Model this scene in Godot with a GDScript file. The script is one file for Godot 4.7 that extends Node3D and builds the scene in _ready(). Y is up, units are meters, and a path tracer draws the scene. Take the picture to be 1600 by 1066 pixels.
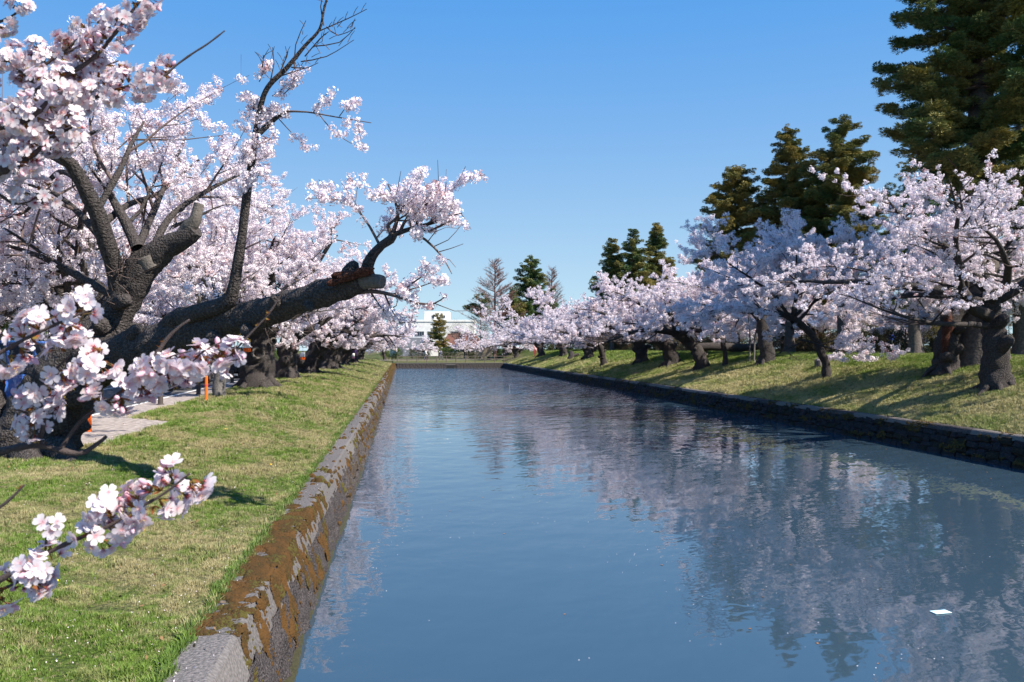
extends Node3D
# A castle moat lined with old cherry trees in bloom. y is up, units are metres, the water is y = 0 and the moat runs along -z.

const FOCAL := 1300.0                 # pixels of the 1600 x 1066 photograph
const EYE := Vector3(0, 3.0, 0)
const SUN := Vector3(0.58, 0.70, 0.42) # towards the sun
const WL_TOP := -1.27                 # left wall: outer edge of its top, at the waterline, inner edge
const WL_FOOT := -1.03
const WL_IN := -1.62
const WR_TOP := 15.45                 # right wall
const WR_FOOT := 15.2
const WR_IN := 15.75
const WALL_H := 0.8
const FAR_Z := -128.0

var cam_basis := Basis()
var lumps := FastNoiseLite.new()
var patches := FastNoiseLite.new()
var fine := FastNoiseLite.new()
var M := {}
var taken := {}
var turns: Array[Basis] = []
var K := {}                           # shared meshes


class Acc:
	var v := PackedVector3Array()
	var n := PackedVector3Array()
	var c := PackedColorArray()
	var i := PackedInt32Array()

	func add(p: Vector3) -> int:
		v.append(p)
		return v.size() - 1

	func addc(p: Vector3, col: Color) -> int:
		v.append(p)
		c.append(col)
		return v.size() - 1

	func tri(a: int, b: int, d: int) -> void:
		i.append(a)
		i.append(b)
		i.append(d)

	func quad(a: int, b: int, d: int, e: int) -> void:   # lower left, upper left, upper right, lower right as seen from the front
		tri(a, b, d)
		tri(a, d, e)

	func face(pts: Array, col := Color(-1, 0, 0)) -> void:  # flat polygon, clockwise from the front
		var s := v.size()
		for p in pts:
			v.append(p)
			if col.r >= 0.0:
				c.append(col)
		for k in range(1, pts.size() - 1):
			tri(s, s + k, s + k + 1)

	func join(o: Acc, t: Transform3D) -> void:
		var s := v.size()
		for p in o.v:
			v.append(t * p)
		for col in o.c:
			c.append(col)
		for k in o.i:
			i.append(s + k)

	func mesh(m: Material = null) -> ArrayMesh:
		var nn := PackedVector3Array()
		if n.size() == v.size():
			nn = n
		else:
			nn.resize(v.size())
			for k in range(0, i.size(), 3):
				var a := v[i[k]]
				var f := (v[i[k + 2]] - a).cross(v[i[k + 1]] - a)
				nn[i[k]] += f
				nn[i[k + 1]] += f
				nn[i[k + 2]] += f
			for k in nn.size():
				nn[k] = nn[k].normalized() if nn[k].length_squared() > 1e-20 else Vector3.UP
		var arrays := []
		arrays.resize(Mesh.ARRAY_MAX)
		arrays[Mesh.ARRAY_VERTEX] = v
		arrays[Mesh.ARRAY_NORMAL] = nn
		if c.size() == v.size():
			arrays[Mesh.ARRAY_COLOR] = c
		arrays[Mesh.ARRAY_INDEX] = i
		var am := ArrayMesh.new()
		am.add_surface_from_arrays(Mesh.PRIMITIVE_TRIANGLES, arrays)
		if m:
			am.surface_set_material(0, m)
		return am


class Cloud:                          # copies of one small mesh, as a MultiMesh buffer
	var buf := PackedFloat32Array()
	var count := 0

	func put(b: Basis, s: float, o: Vector3, col: Color) -> void:
		var at := buf.size()
		buf.resize(at + 16)
		buf[at] = b.x.x * s
		buf[at + 1] = b.y.x * s
		buf[at + 2] = b.z.x * s
		buf[at + 3] = o.x
		buf[at + 4] = b.x.y * s
		buf[at + 5] = b.y.y * s
		buf[at + 6] = b.z.y * s
		buf[at + 7] = o.y
		buf[at + 8] = b.x.z * s
		buf[at + 9] = b.y.z * s
		buf[at + 10] = b.z.z * s
		buf[at + 11] = o.z
		buf[at + 12] = col.r
		buf[at + 13] = col.g
		buf[at + 14] = col.b
		buf[at + 15] = 1.0
		count += 1


# ---------------------------------------------------------------- naming and placing

func numbered(called: String) -> String:
	taken[called] = taken.get(called, -1) + 1
	return called if taken[called] == 0 else "%s_%03d" % [called, taken[called]]


func tag(o: Node, label: String, category: String, group := "") -> void:
	o.set_meta("label", label)
	o.set_meta("category", category)
	if group:
		o.set_meta("group", group)


func thing(called: String, label: String, category: String, where := Vector3.ZERO, turn := 0.0, group := "") -> Node3D:
	var o := Node3D.new()
	o.name = numbered(called)
	add_child(o, true)
	o.position = where
	o.rotation.y = turn
	tag(o, label, category, group)
	return o


func put(called: String, m: Mesh, mat: Material, parent: Node = self) -> MeshInstance3D:
	var o := MeshInstance3D.new()
	o.name = numbered(called) if parent == self else called
	o.mesh = m
	o.material_override = null
	if mat:
		for k in m.get_surface_count():
			o.set_surface_override_material(k, mat)
	parent.add_child(o, true)
	return o


func struct(called: String, m: Mesh, mat: Material) -> MeshInstance3D:
	var o := put(called, m, mat)
	o.set_meta("kind", "structure")
	return o


func scatter(called: String, m: Mesh, cloud: Cloud, parent: Node = self) -> MultiMeshInstance3D:
	var o := MultiMeshInstance3D.new()
	o.name = numbered(called) if parent == self else called
	var mm := MultiMesh.new()
	mm.transform_format = MultiMesh.TRANSFORM_3D
	mm.use_colors = true
	mm.mesh = m
	mm.instance_count = cloud.count
	if cloud.count:
		mm.buffer = cloud.buf
	o.multimesh = mm
	o.set_meta("kind", "stuff")
	parent.add_child(o, true)
	return o


func copy_of(o: Node3D, where: Vector3, turn: float, label: String) -> Node3D:
	var r: Node3D = o.duplicate()
	var base: String = o.name
	r.name = numbered(base)
	add_child(r, true)
	r.position = where
	r.rotation.y = turn
	r.set_meta("label", label)
	return r


func spot(px: float, py: float, d: float) -> Vector3:   # the place that lies d metres ahead where the photograph shows it
	return cam_basis * Vector3((px - 800.0) / FOCAL * d, -(py - 533.0) / FOCAL * d, -d) + EYE


func land(px: float, py: float) -> Vector3:             # where that line of sight meets the ground
	var ray := spot(px, py, 1.0) - EYE
	var d := 3.0
	while d < 320.0:
		var p := EYE + ray * d
		if p.y <= ground(p.x, p.z):
			return Vector3(p.x, ground(p.x, p.z), p.z)
		d += 0.02 + d * 0.001
	return EYE + ray * 320.0


func ramp(a: float, b: float, x: float) -> float:
	var t := clampf((x - a) / (b - a), 0.0, 1.0)
	return t * t * (3.0 - 2.0 * t)


func road_h(z: float) -> float:
	return 1.2 + 0.2 * ramp(14.0, 42.0, -z)


func ground(x: float, z: float) -> float:
	if x > WL_IN and x < WR_IN:
		return 0.8 + 0.35 * ramp(-FAR_Z + 0.4, -FAR_Z + 6.0, -z) if z < FAR_Z else -0.8
	if x <= WL_IN:
		var h := lerpf(0.785, road_h(z), 1.0 - ramp(-5.3, WL_IN, x)) + lumps.get_noise_2d(x * 2.0, z * 2.0) * 0.05 * ramp(-1.6, -2.2, x) * ramp(-5.3, -4.4, x)
		return h - 0.05 * ramp(-6.9, -7.1, x)
	var a := 0.785 + 0.3 * (x - WR_IN)
	var h := maxf(0.4 - absf(a - 2.65), 0.0) / 0.4
	return minf(a, 2.65) - h * h * 0.1 + lumps.get_noise_2d(x * 0.7, z * 0.7) * 0.1 * ramp(15.8, 17.5, x)


func lin(r: float, g: float, b: float) -> Color:
	return Color(r, g, b)


# ---------------------------------------------------------------- shapes

func frame(axis: Vector3) -> Basis:
	var u := axis.cross(Vector3.UP if absf(axis.y) < 0.9 else Vector3.RIGHT).normalized()
	return Basis(u, axis.cross(u), axis)        # u x w = axis


func tube(acc: Acc, pts: PackedVector3Array, rads: PackedFloat32Array, sides: int, knob := 0.0, freq := 1.0, capped := true) -> void:
	var k := pts.size()
	if k < 2:
		return
	var t := (pts[1] - pts[0]).normalized()
	var u := frame(t).x
	var start := acc.v.size()
	for a in k:
		var ahead := (pts[mini(a + 1, k - 1)] - pts[maxi(a - 1, 0)]).normalized()
		u = (u - ahead * u.dot(ahead)).normalized()
		var w := ahead.cross(u)
		var p := pts[a]
		var r := rads[a]
		for s in sides:
			var th := TAU * s / sides
			var out := u * cos(th) + w * sin(th)
			var rr := r
			if knob > 0.0:
				var q := (p + out * r) * freq
				rr = r * (1.0 + knob * (lumps.get_noise_3d(q.x, q.y, q.z) + 0.45 * fine.get_noise_3d(q.x, q.y, q.z)))
			acc.v.append(p + out * rr)
	for a in k - 1:
		for s in sides:
			var s2 := (s + 1) % sides
			var i0 := start + a * sides
			acc.quad(i0 + s, i0 + sides + s, i0 + sides + s2, i0 + s2)
	if capped:
		var e := acc.add(pts[k - 1] + (pts[k - 1] - pts[k - 2]).normalized() * rads[k - 1] * (0.3 if sides < 13 else 0.06))
		var i1 := start + (k - 1) * sides
		if sides >= 13:                        # a cut face keeps its edge
			i1 = acc.v.size()
			for s in sides:
				acc.v.append(acc.v[start + (k - 1) * sides + s])
		for s in sides:
			acc.tri(i1 + s, e, i1 + (s + 1) % sides)


func smooth_path(pts: PackedVector3Array, rads: PackedFloat32Array, step: float) -> Array:   # Catmull-Rom
	var op := PackedVector3Array()
	var orad := PackedFloat32Array()
	var k := pts.size()
	for a in k - 1:
		var p0 := pts[maxi(a - 1, 0)]
		var p3 := pts[mini(a + 2, k - 1)]
		var n := maxi(1, int(round(pts[a].distance_to(pts[a + 1]) / step)))
		for s in n:
			var t := float(s) / n
			op.append(pts[a].cubic_interpolate(pts[a + 1], p0, p3, t))
			orad.append(lerpf(rads[a], rads[a + 1], t))
	op.append(pts[k - 1])
	orad.append(rads[k - 1])
	return [op, orad]


func box(acc: Acc, o: Vector3, size: Vector3, b := Basis(), bevel := 0.0) -> void:   # flat faces; with a bevel, chamfered edges
	var h := size * 0.5
	var e := minf(bevel, minf(h.x, minf(h.y, h.z)) * 0.8)
	for ax in 3:
		for sg in [-1.0, 1.0]:
			var nrm := Vector3.ZERO
			nrm[ax] = sg
			var u := Vector3.ZERO
			u[(ax + 1) % 3] = 1.0
			var w := nrm.cross(u)
			var c := nrm * h[ax]
			var hu := h[(ax + 1) % 3] - e
			var hw := h[(ax + 2) % 3] - e
			var q := []
			for k in [[-1, -1], [-1, 1], [1, 1], [1, -1]]:
				q.append(o + b * (c + u * hu * k[0] + w * hw * k[1]))
			# u x w = nrm (up to sign); clockwise from outside means u across, w up reversed
			acc.face([q[0], q[1], q[2], q[3]])
	if e <= 0.0:
		return
	for ax in 3:                                   # the twelve edges
		var a1 := (ax + 1) % 3
		var a2 := (ax + 2) % 3
		for s1 in [-1.0, 1.0]:
			for s2 in [-1.0, 1.0]:
				var q := []
				for k in [[0, -1], [0, 1], [1, 1], [1, -1]]:
					var p := Vector3.ZERO
					p[ax] = (h[ax] - e) * k[1]
					p[a1] = s1 * (h[a1] - (e if k[0] else 0.0))
					p[a2] = s2 * (h[a2] - (0.0 if k[0] else e))
					q.append(o + b * p)
				if s1 * s2 < 0:
					q.reverse()
				acc.face(q)
	for sx in [-1.0, 1.0]:
		for sy in [-1.0, 1.0]:
			for sz in [-1.0, 1.0]:
				var q := []
				for k in 3:
					var p := Vector3(h.x - e, h.y - e, h.z - e)
					p[k] += e
					q.append(o + b * (p * Vector3(sx, sy, sz)))
				if sx * sy * sz > 0:
					q.reverse()
				acc.face(q)


func box_mesh(size: Vector3, o := Vector3.ZERO, bevel := 0.0, b := Basis()) -> ArrayMesh:
	var a := Acc.new()
	box(a, o, size, b, bevel)
	return a.mesh()


func lathe(acc: Acc, prof: Array, sides: int, at := Transform3D()) -> void:   # prof: [radius, height] from the bottom up
	var s0 := acc.v.size()
	for p in prof:
		for s in sides:
			var th := TAU * s / sides
			acc.v.append(at * Vector3(cos(th) * p[0], p[1], -sin(th) * p[0]))
	for a in prof.size() - 1:
		for s in sides:
			var s2 := (s + 1) % sides
			acc.quad(s0 + a * sides + s, s0 + (a + 1) * sides + s, s0 + (a + 1) * sides + s2, s0 + a * sides + s2)


func lathe_mesh(prof: Array, sides: int) -> ArrayMesh:
	var a := Acc.new()
	lathe(a, prof, sides)
	return a.mesh()


func bar(acc: Acc, a: Vector3, b: Vector3, w: float, h: float, bevel := 0.0) -> void:
	var d := b - a
	var z := d.normalized()
	var x := Vector3.UP.cross(z).normalized() if absf(z.y) < 0.98 else Vector3.RIGHT
	box(acc, (a + b) * 0.5, Vector3(w, h, d.length()), Basis(x, z.cross(x), z), bevel)


func bar_mesh(a: Vector3, b: Vector3, w: float, h: float, bevel := 0.0) -> ArrayMesh:
	var acc := Acc.new()
	bar(acc, a, b, w, h, bevel)
	return acc.mesh()


# ---------------------------------------------------------------- materials

func mat(called: String, col: Color, rough := 0.9, tinted := false) -> StandardMaterial3D:
	var m := StandardMaterial3D.new()
	m.resource_name = called
	m.albedo_color = col.linear_to_srgb()
	m.roughness = rough
	m.vertex_color_use_as_albedo = tinted
	m.metallic_specular = 0.3
	M[called] = m
	return m


func noise_tex(freq: float, octaves: int, lo: Color, hi: Color, size := 512, kind := FastNoiseLite.TYPE_SIMPLEX_SMOOTH, sd := 1) -> NoiseTexture2D:
	var f := FastNoiseLite.new()
	f.noise_type = kind
	f.frequency = freq
	f.fractal_octaves = octaves
	f.seed = sd
	var t := NoiseTexture2D.new()
	t.width = size
	t.height = size
	t.seamless = true
	t.noise = f
	var g := Gradient.new()
	g.set_color(0, lo)
	g.set_color(1, hi)
	t.color_ramp = g
	return t


func rough_up(m: StandardMaterial3D, metres: float, tex: Texture2D, bump: Texture2D, depth: float) -> void:   # triplanar grain
	m.uv1_triplanar = true
	m.uv1_world_triplanar = true
	m.uv1_scale = Vector3.ONE / metres
	if tex:
		m.albedo_texture = tex
	if bump:
		m.heightmap_enabled = true
		m.heightmap_texture = bump
		m.heightmap_scale = depth


func make_materials() -> void:
	var grey := noise_tex(0.02, 5, Color(0.62, 0.62, 0.62), Color(1, 1, 1), 512)
	var relief := noise_tex(0.03, 5, Color.BLACK, Color.WHITE, 512, FastNoiseLite.TYPE_SIMPLEX, 4)
	var cells := noise_tex(0.05, 4, Color.BLACK, Color.WHITE, 512, FastNoiseLite.TYPE_PERLIN, 9)
	rough_up(mat("bark", lin(0.155, 0.138, 0.134)), 0.8, noise_tex(0.022, 6, Color(0.32, 0.30, 0.29), Color(1, 1, 1), 1024, FastNoiseLite.TYPE_PERLIN, 3), cells, 6.0)
	rough_up(mat("grey_bark", lin(0.24, 0.22, 0.205)), 0.7, grey, cells, 2.0)
	rough_up(mat("cedar_bark", lin(0.17, 0.145, 0.130)), 1.5, grey, cells, 3.0)
	mat("twig", lin(0.11, 0.08, 0.073))
	rough_up(mat("spray_twig", lin(0.13, 0.10, 0.095)), 0.05, grey, cells, 0.15)
	mat("pale_twig", lin(0.20, 0.15, 0.13))
	mat("red_twig", lin(0.21, 0.12, 0.105))
	rough_up(mat("heartwood", lin(0.20, 0.085, 0.055)), 0.5, noise_tex(0.02, 4, Color(0.3, 0.25, 0.25), Color(1, 1, 1)), cells, 2.5)
	rough_up(mat("cut_wood", lin(0.21, 0.185, 0.165)), 0.6, grey, relief, 0.8)
	var m := mat("petal", lin(1, 1, 1), 0.75, true)
	m.backlight_enabled = true
	m.backlight = Color(0.88, 0.84, 0.86)
	m = mat("needles", lin(1, 1, 1), 0.7, true)
	m.backlight_enabled = true
	m.backlight = Color(0.18, 0.2, 0.08)
	m = mat("grass", lin(1, 1, 1), 0.7, true)
	m.backlight_enabled = true
	m.backlight = Color(0.35, 0.4, 0.15)
	rough_up(mat("soil", lin(1, 1, 1), 1.0, true), 1.3, noise_tex(0.04, 5, Color(0.5, 0.5, 0.45), Color(1, 1, 1), 1024, FastNoiseLite.TYPE_PERLIN, 5), relief, 3.0)
	rough_up(mat("concrete", lin(0.21, 0.192, 0.188)), 0.8, noise_tex(0.03, 6, Color(0.55, 0.55, 0.55), Color(1, 1, 1), 1024, FastNoiseLite.TYPE_PERLIN, 6), relief, 0.9)
	rough_up(mat("pale_concrete", lin(0.25, 0.228, 0.222)), 0.8, M.concrete.albedo_texture, relief, 0.9)
	rough_up(mat("stained_concrete", lin(0.25, 0.22, 0.20)), 0.9, M.concrete.albedo_texture, relief, 1.4)
	rough_up(mat("rough_stone", lin(0.21, 0.185, 0.185)), 0.5, noise_tex(0.02, 6, Color(0.22, 0.2, 0.2), Color(1, 1, 1), 1024, FastNoiseLite.TYPE_PERLIN, 7), cells, 5.0)
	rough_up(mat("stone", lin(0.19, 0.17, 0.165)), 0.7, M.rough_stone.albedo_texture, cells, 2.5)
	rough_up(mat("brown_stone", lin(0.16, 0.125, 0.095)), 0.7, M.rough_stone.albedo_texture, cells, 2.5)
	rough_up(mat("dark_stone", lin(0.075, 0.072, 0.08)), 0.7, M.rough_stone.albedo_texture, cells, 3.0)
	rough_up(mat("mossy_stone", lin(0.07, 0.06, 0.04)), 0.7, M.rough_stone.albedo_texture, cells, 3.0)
	rough_up(mat("mortar", lin(0.07, 0.065, 0.06)), 0.7, grey, relief, 2.0)
	rough_up(mat("algae", lin(0.075, 0.068, 0.028), 0.5), 0.4, grey, relief, 1.0)
	mat("moss", lin(1, 1, 1), 1.0, true)
	rough_up(mat("asphalt", lin(0.16, 0.16, 0.165)), 1.5, grey, relief, 0.6)
	rough_up(mat("pavement", lin(0.50, 0.43, 0.395)), 2.0, grey, relief, 0.5)
	mat("road_paint", lin(0.72, 0.72, 0.7), 0.7)
	rough_up(mat("white_wall", lin(0.78, 0.775, 0.75)), 5.0, noise_tex(0.01, 4, Color(0.9, 0.9, 0.9), Color(1, 1, 1)), null, 0.0)
	rough_up(mat("grey_wall", lin(0.24, 0.25, 0.29)), 5.0, M.white_wall.albedo_texture, null, 0.0)
	rough_up(mat("brick_red", lin(0.27, 0.125, 0.095)), 3.0, grey, null, 0.0)
	rough_up(mat("tan_board", lin(0.42, 0.36, 0.28)), 3.0, grey, null, 0.0)
	mat("dark_glass", lin(0.03, 0.04, 0.055), 0.08)
	mat("frame_metal", lin(0.35, 0.36, 0.38), 0.4)
	rough_up(mat("grey_wood", lin(0.20, 0.165, 0.14)), 1.0, grey, relief, 0.5)
	mat("post_brown", lin(0.075, 0.062, 0.058), 0.6)
	mat("orange", lin(0.80, 0.13, 0.02), 0.45)
	mat("red_cloth", lin(0.70, 0.07, 0.04), 0.8)
	mat("blue_cloth", lin(0.05, 0.12, 0.5), 0.8)
	mat("pink_paper", lin(0.75, 0.30, 0.36), 0.8)
	mat("white_paper", lin(0.82, 0.80, 0.78), 0.7)
	mat("pale_blue_paper", lin(0.55, 0.78, 0.82), 0.6)
	mat("rubber", lin(0.02, 0.02, 0.02), 0.8)
	mat("black_plastic", lin(0.03, 0.03, 0.032), 0.45)
	m = mat("chrome", lin(0.7, 0.7, 0.72), 0.25)
	m.metallic = 0.9
	for q in [["blue_paint", lin(0.03, 0.10, 0.36)], ["light_blue_paint", lin(0.06, 0.20, 0.50)], ["silver_paint", lin(0.45, 0.47, 0.5)], ["black_paint", lin(0.015, 0.016, 0.018)]]:
		m = mat(q[0], q[1], 0.35)
		m.clearcoat_enabled = true
		m.clearcoat = 1.0
		m.clearcoat_roughness = 0.06
	mat("lamp_clear", lin(0.75, 0.77, 0.8), 0.12)
	mat("lamp_red", lin(0.45, 0.02, 0.02), 0.2)
	mat("person", lin(1, 1, 1), 0.85, true)
	mat("feather", lin(0.85, 0.84, 0.8), 0.8)
	mat("debris", lin(1, 1, 1), 0.8, true)


func _ready() -> void:
	# camera
	var cam := Camera3D.new()
	cam.name = "Camera"
	cam_basis = Basis(Vector3.UP, -atan(170.0 / FOCAL)) * Basis(Vector3.RIGHT, atan(12.0 / FOCAL))
	cam.transform = Transform3D(cam_basis, EYE)
	cam.fov = rad_to_deg(2.0 * atan(533.0 / FOCAL))
	cam.near = 0.05
	cam.far = 1500.0
	var lens := CameraAttributesPhysical.new()
	lens.frustum_focal_length = 24.0 / (2.0 * 533.0 / FOCAL)
	lens.frustum_focus_distance = 16.0
	lens.frustum_near = 0.05
	lens.frustum_far = 1500.0
	lens.exposure_aperture = 11.0
	cam.attributes = lens
	cam.fov = rad_to_deg(2.0 * atan(533.0 / FOCAL))
	add_child(cam)
	cam.current = true
	# sky, exposure
	var sky := ProceduralSkyMaterial.new()
	sky.sky_top_color = lin(0.0150, 0.142, 0.395).linear_to_srgb()
	sky.sky_horizon_color = lin(0.318, 0.425, 0.452).linear_to_srgb()
	sky.sky_curve = 0.143
	sky.ground_bottom_color = lin(0.12, 0.13, 0.1).linear_to_srgb()
	sky.ground_horizon_color = lin(0.4, 0.5, 0.6).linear_to_srgb()
	sky.sun_angle_max = 4.0
	var env := Environment.new()
	env.background_mode = Environment.BG_SKY
	env.sky = Sky.new()
	env.sky.sky_material = sky
	env.tonemap_mode = Environment.TONE_MAPPER_LINEAR
	env.tonemap_exposure = 2.1
	env.sdfgi_enabled = true
	env.ssao_enabled = true
	env.ssil_enabled = true
	var we := WorldEnvironment.new()
	we.name = "WorldEnvironment"
	we.environment = env
	add_child(we)
	# sun
	var sun := DirectionalLight3D.new()
	sun.name = "Sun"
	sun.light_energy = 1.5
	sun.light_color = Color(1.0, 0.965, 0.91)
	sun.light_angular_distance = 0.5
	sun.shadow_enabled = true
	sun.look_at_from_position(SUN * 50.0, Vector3.ZERO, Vector3.UP)
	add_child(sun)

	lumps.noise_type = FastNoiseLite.TYPE_SIMPLEX_SMOOTH
	lumps.frequency = 0.6
	lumps.seed = 11
	patches.noise_type = FastNoiseLite.TYPE_SIMPLEX
	patches.frequency = 0.35
	patches.fractal_octaves = 4
	patches.seed = 21
	fine.noise_type = FastNoiseLite.TYPE_SIMPLEX
	fine.frequency = 3.0
	fine.fractal_octaves = 3
	fine.seed = 31
	var g := RandomNumberGenerator.new()
	g.seed = 5
	for k in 97:
		turns.append(Basis(Vector3(g.randf_range(-1, 1), g.randf_range(-1, 1), g.randf_range(-1, 1)).normalized(), g.randf_range(0, TAU)))
	make_materials()
	make_shared()

	make_ground()
	make_water()
	make_left_wall()
	make_right_wall()
	make_far_bank()
	make_road()
	make_buildings()
	make_hero_tree()
	make_left_row()
	make_right_row()
	make_cedars()
	make_far_trees()
	make_shrubs()
	make_cars()
	make_people()
	make_small_things()
	make_sprays()
	make_grass()


# ---------------------------------------------------------------- ground and water

func grass_tone(x: float, z: float, right: bool) -> Color:   # green where moist, straw where worn
	var a := patches.get_noise_2d(x * 1.4, z * 0.8) * 1.0 + patches.get_noise_2d(x * 9.0 + 50.0, z * 9.0) * 0.8
	var dry := 0.36 + a
	if right:
		dry = 0.74 + a * 0.6 - 0.66 * ramp(18.5, 21.5, x) - 0.28 * ramp(42.0, 62.0, -z)
	else:
		dry += 0.26 * ramp(-4.4, -2.2, x) * ramp(9.0, 15.0, -z) + 0.1 * ramp(20.0, 40.0, -z) - 0.12 * (1.0 - ramp(5.0, 11.0, -z))
	dry = clampf(dry, 0.0, 1.0)
	if right:
		return lin(0.175, 0.240, 0.050).lerp(lin(0.47, 0.405, 0.215), dry)
	return lin(0.140, 0.218, 0.040).lerp(lin(0.36, 0.315, 0.165), dry)


func make_ground() -> void:
	var xs := [-600.0, -300.0, -150.0, -90.0, -60.0, -45.0, -35.0, -28.0, -23.0, -20.0, -18.0, -17.0, -16.0, -14.0, -12.0, -10.0, -8.5, -7.6, -7.1, -6.9, -6.6]
	var x := -6.4
	while x < -1.8:
		xs.append(x)
		x += 0.2
	xs.append_array([-1.72, -1.625, -1.56, 4.0, 10.0, 15.7, 15.755])
	x = 16.0
	while x < 26.0:
		xs.append(x)
		x += 0.35
	xs.append_array([26.5, 28.0, 30.0, 33.0, 36.0, 40.0, 45.0, 52.0, 60.0, 75.0, 100.0, 150.0, 300.0, 600.0])
	var zs := [60.0, 25.0, 12.0, 6.0, 2.0, -1.0, -3.0]
	var z := -4.0
	while z > -127.0:
		zs.append(z)
		z -= 0.2 if z > -16.0 else (0.5 if z > -45.0 else 1.5)
	zs.append_array([-127.9, -128.15, -128.4, -130.0, -132.0, -134.5, -138.0, -145.0, -155.0, -170.0, -200.0, -260.0, -400.0, -700.0])
	var acc := Acc.new()
	for zz in zs:
		for xx in xs:
			var t := grass_tone(xx, zz, xx > 0.0)
			if xx > WL_IN and xx < WR_IN and zz > FAR_Z:
				t = lin(0.05, 0.055, 0.03)
			acc.addc(Vector3(xx, ground(xx, zz), zz), t * 0.62)
	var w := xs.size()
	for a in zs.size() - 1:
		for b in w - 1:
			acc.quad(a * w + b, (a + 1) * w + b, (a + 1) * w + b + 1, a * w + b + 1)
	struct("ground", acc.mesh(), M.soil)


func make_water() -> void:
	# ripples: calm near the camera's left, crossed by finer wavelets; a height image turned into normals
	var side := 1024
	var img := Image.create(side, side, false, Image.FORMAT_RF)
	var f1 := FastNoiseLite.new()
	f1.frequency = 0.011
	f1.seed = 2
	f1.fractal_octaves = 2
	f1.noise_type = FastNoiseLite.TYPE_SIMPLEX_SMOOTH
	var f2 := FastNoiseLite.new()
	f2.frequency = 0.05
	f2.seed = 3
	f2.fractal_octaves = 2
	f2.noise_type = FastNoiseLite.TYPE_SIMPLEX_SMOOTH
	var f3 := FastNoiseLite.new()
	f3.frequency = 0.004
	f3.seed = 8
	f3.fractal_octaves = 1
	var a1 := f1.get_seamless_image(side, side).get_data()
	var a2 := f2.get_seamless_image(side, side).get_data()
	var a3 := f3.get_seamless_image(side, side).get_data()
	var data := PackedFloat32Array()
	data.resize(side * side)
	for k in side * side:
		var gust := a3[k] / 255.0
		data[k] = 0.5 * a1[k] / 255.0 + (0.05 + 0.13 * gust) * a2[k] / 255.0
	img = Image.create_from_data(side, side, false, Image.FORMAT_RF, data.to_byte_array())
	var nimg := Image.create(side, side, false, Image.FORMAT_RGBA8)
	var nd := PackedByteArray()
	nd.resize(side * side * 4)
	for y in side:
		var up := ((y + side - 1) % side) * side
		var dn := ((y + 1) % side) * side
		var row := y * side
		for xq in side:
			var dx := (data[row + (xq + side - 1) % side] - data[row + (xq + 1) % side]) * 9.0
			var dy := (data[up + xq] - data[dn + xq]) * 9.0
			var at := (row + xq) * 4
			nd[at] = int(clampf(128.0 + dx * 127.0, 0, 255))
			nd[at + 1] = int(clampf(128.0 + dy * 127.0, 0, 255))
			nd[at + 2] = int(clampf(sqrt(maxf(0.0, 1.0 - dx * dx - dy * dy)) * 127.0 + 128.0, 0, 255))
			nd[at + 3] = 255
	nimg = Image.create_from_data(side, side, false, Image.FORMAT_RGBA8, nd)
	var am := ArrayMesh.new()
	var rows := [20.0, -7.0, -11.0, -16.0, -22.0, -30.0, -40.0, -54.0, -74.0, FAR_Z - 0.3]
	var nt := ImageTexture.create_from_image(nimg)
	for k in rows.size() - 1:                     # the breeze ruffles the open water more than the lee by the near end
		var m := mat("water_%d" % k, lin(0.033, 0.061, 0.088), 0.03)
		m.metallic_specular = 0.6
		m.normal_enabled = true
		m.normal_texture = nt
		m.normal_scale = [0.036, 0.040, 0.048, 0.060, 0.08, 0.15, 0.35, 0.8, 1.2][k]
		m.uv1_triplanar = true
		m.uv1_world_triplanar = true
		m.uv1_scale = Vector3.ONE / 13.0
		var acc := Acc.new()
		acc.face([Vector3(WL_FOOT - 0.3, 0, rows[k]), Vector3(WL_FOOT - 0.3, 0, rows[k + 1]), Vector3(WR_FOOT + 0.3, 0, rows[k + 1]), Vector3(WR_FOOT + 0.3, 0, rows[k])])
		am.add_surface_from_arrays(Mesh.PRIMITIVE_TRIANGLES, acc.mesh().surface_get_arrays(0))
		am.surface_set_material(k, m)
	struct("water", am, null)


# ---------------------------------------------------------------- walls

func stone_shapes(count: int, sd: int) -> Array:   # a rough block one unit long and high, its face towards +z, its back at z = 0
	var g := RandomNumberGenerator.new()
	g.seed = sd
	var out := []
	for k in count:
		var rim := []
		var top := []
		var back := []
		var base := [Vector2(-0.5, -0.5), Vector2(-0.5, 0.05), Vector2(-0.47, 0.5), Vector2(0.06, 0.5), Vector2(0.5, 0.46), Vector2(0.5, -0.05), Vector2(0.46, -0.5), Vector2(0.0, -0.5)]
		for q in base:
			var p := Vector2(q.x + g.randf_range(-0.05, 0.05), q.y + g.randf_range(-0.05, 0.05)) * 0.97
			back.append(Vector3(p.x, p.y, 0))
			rim.append(Vector3(p.x, p.y, g.randf_range(0.3, 0.55)))
			var s := g.randf_range(0.58, 0.8)
			top.append(Vector3(p.x * s, p.y * s, g.randf_range(0.75, 1.1)))
		var acc := Acc.new()
		for e in 8:
			var f := (e + 1) % 8
			acc.face([back[e], back[f], rim[f], rim[e]])
			acc.face([rim[e], rim[f], top[f], top[e]])
		var mid := Vector3(g.randf_range(-0.1, 0.1), g.randf_range(-0.1, 0.1), g.randf_range(0.85, 1.2))
		for e in 8:
			acc.face([top[e], top[(e + 1) % 8], mid])
		out.append(acc)
	return out


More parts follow.
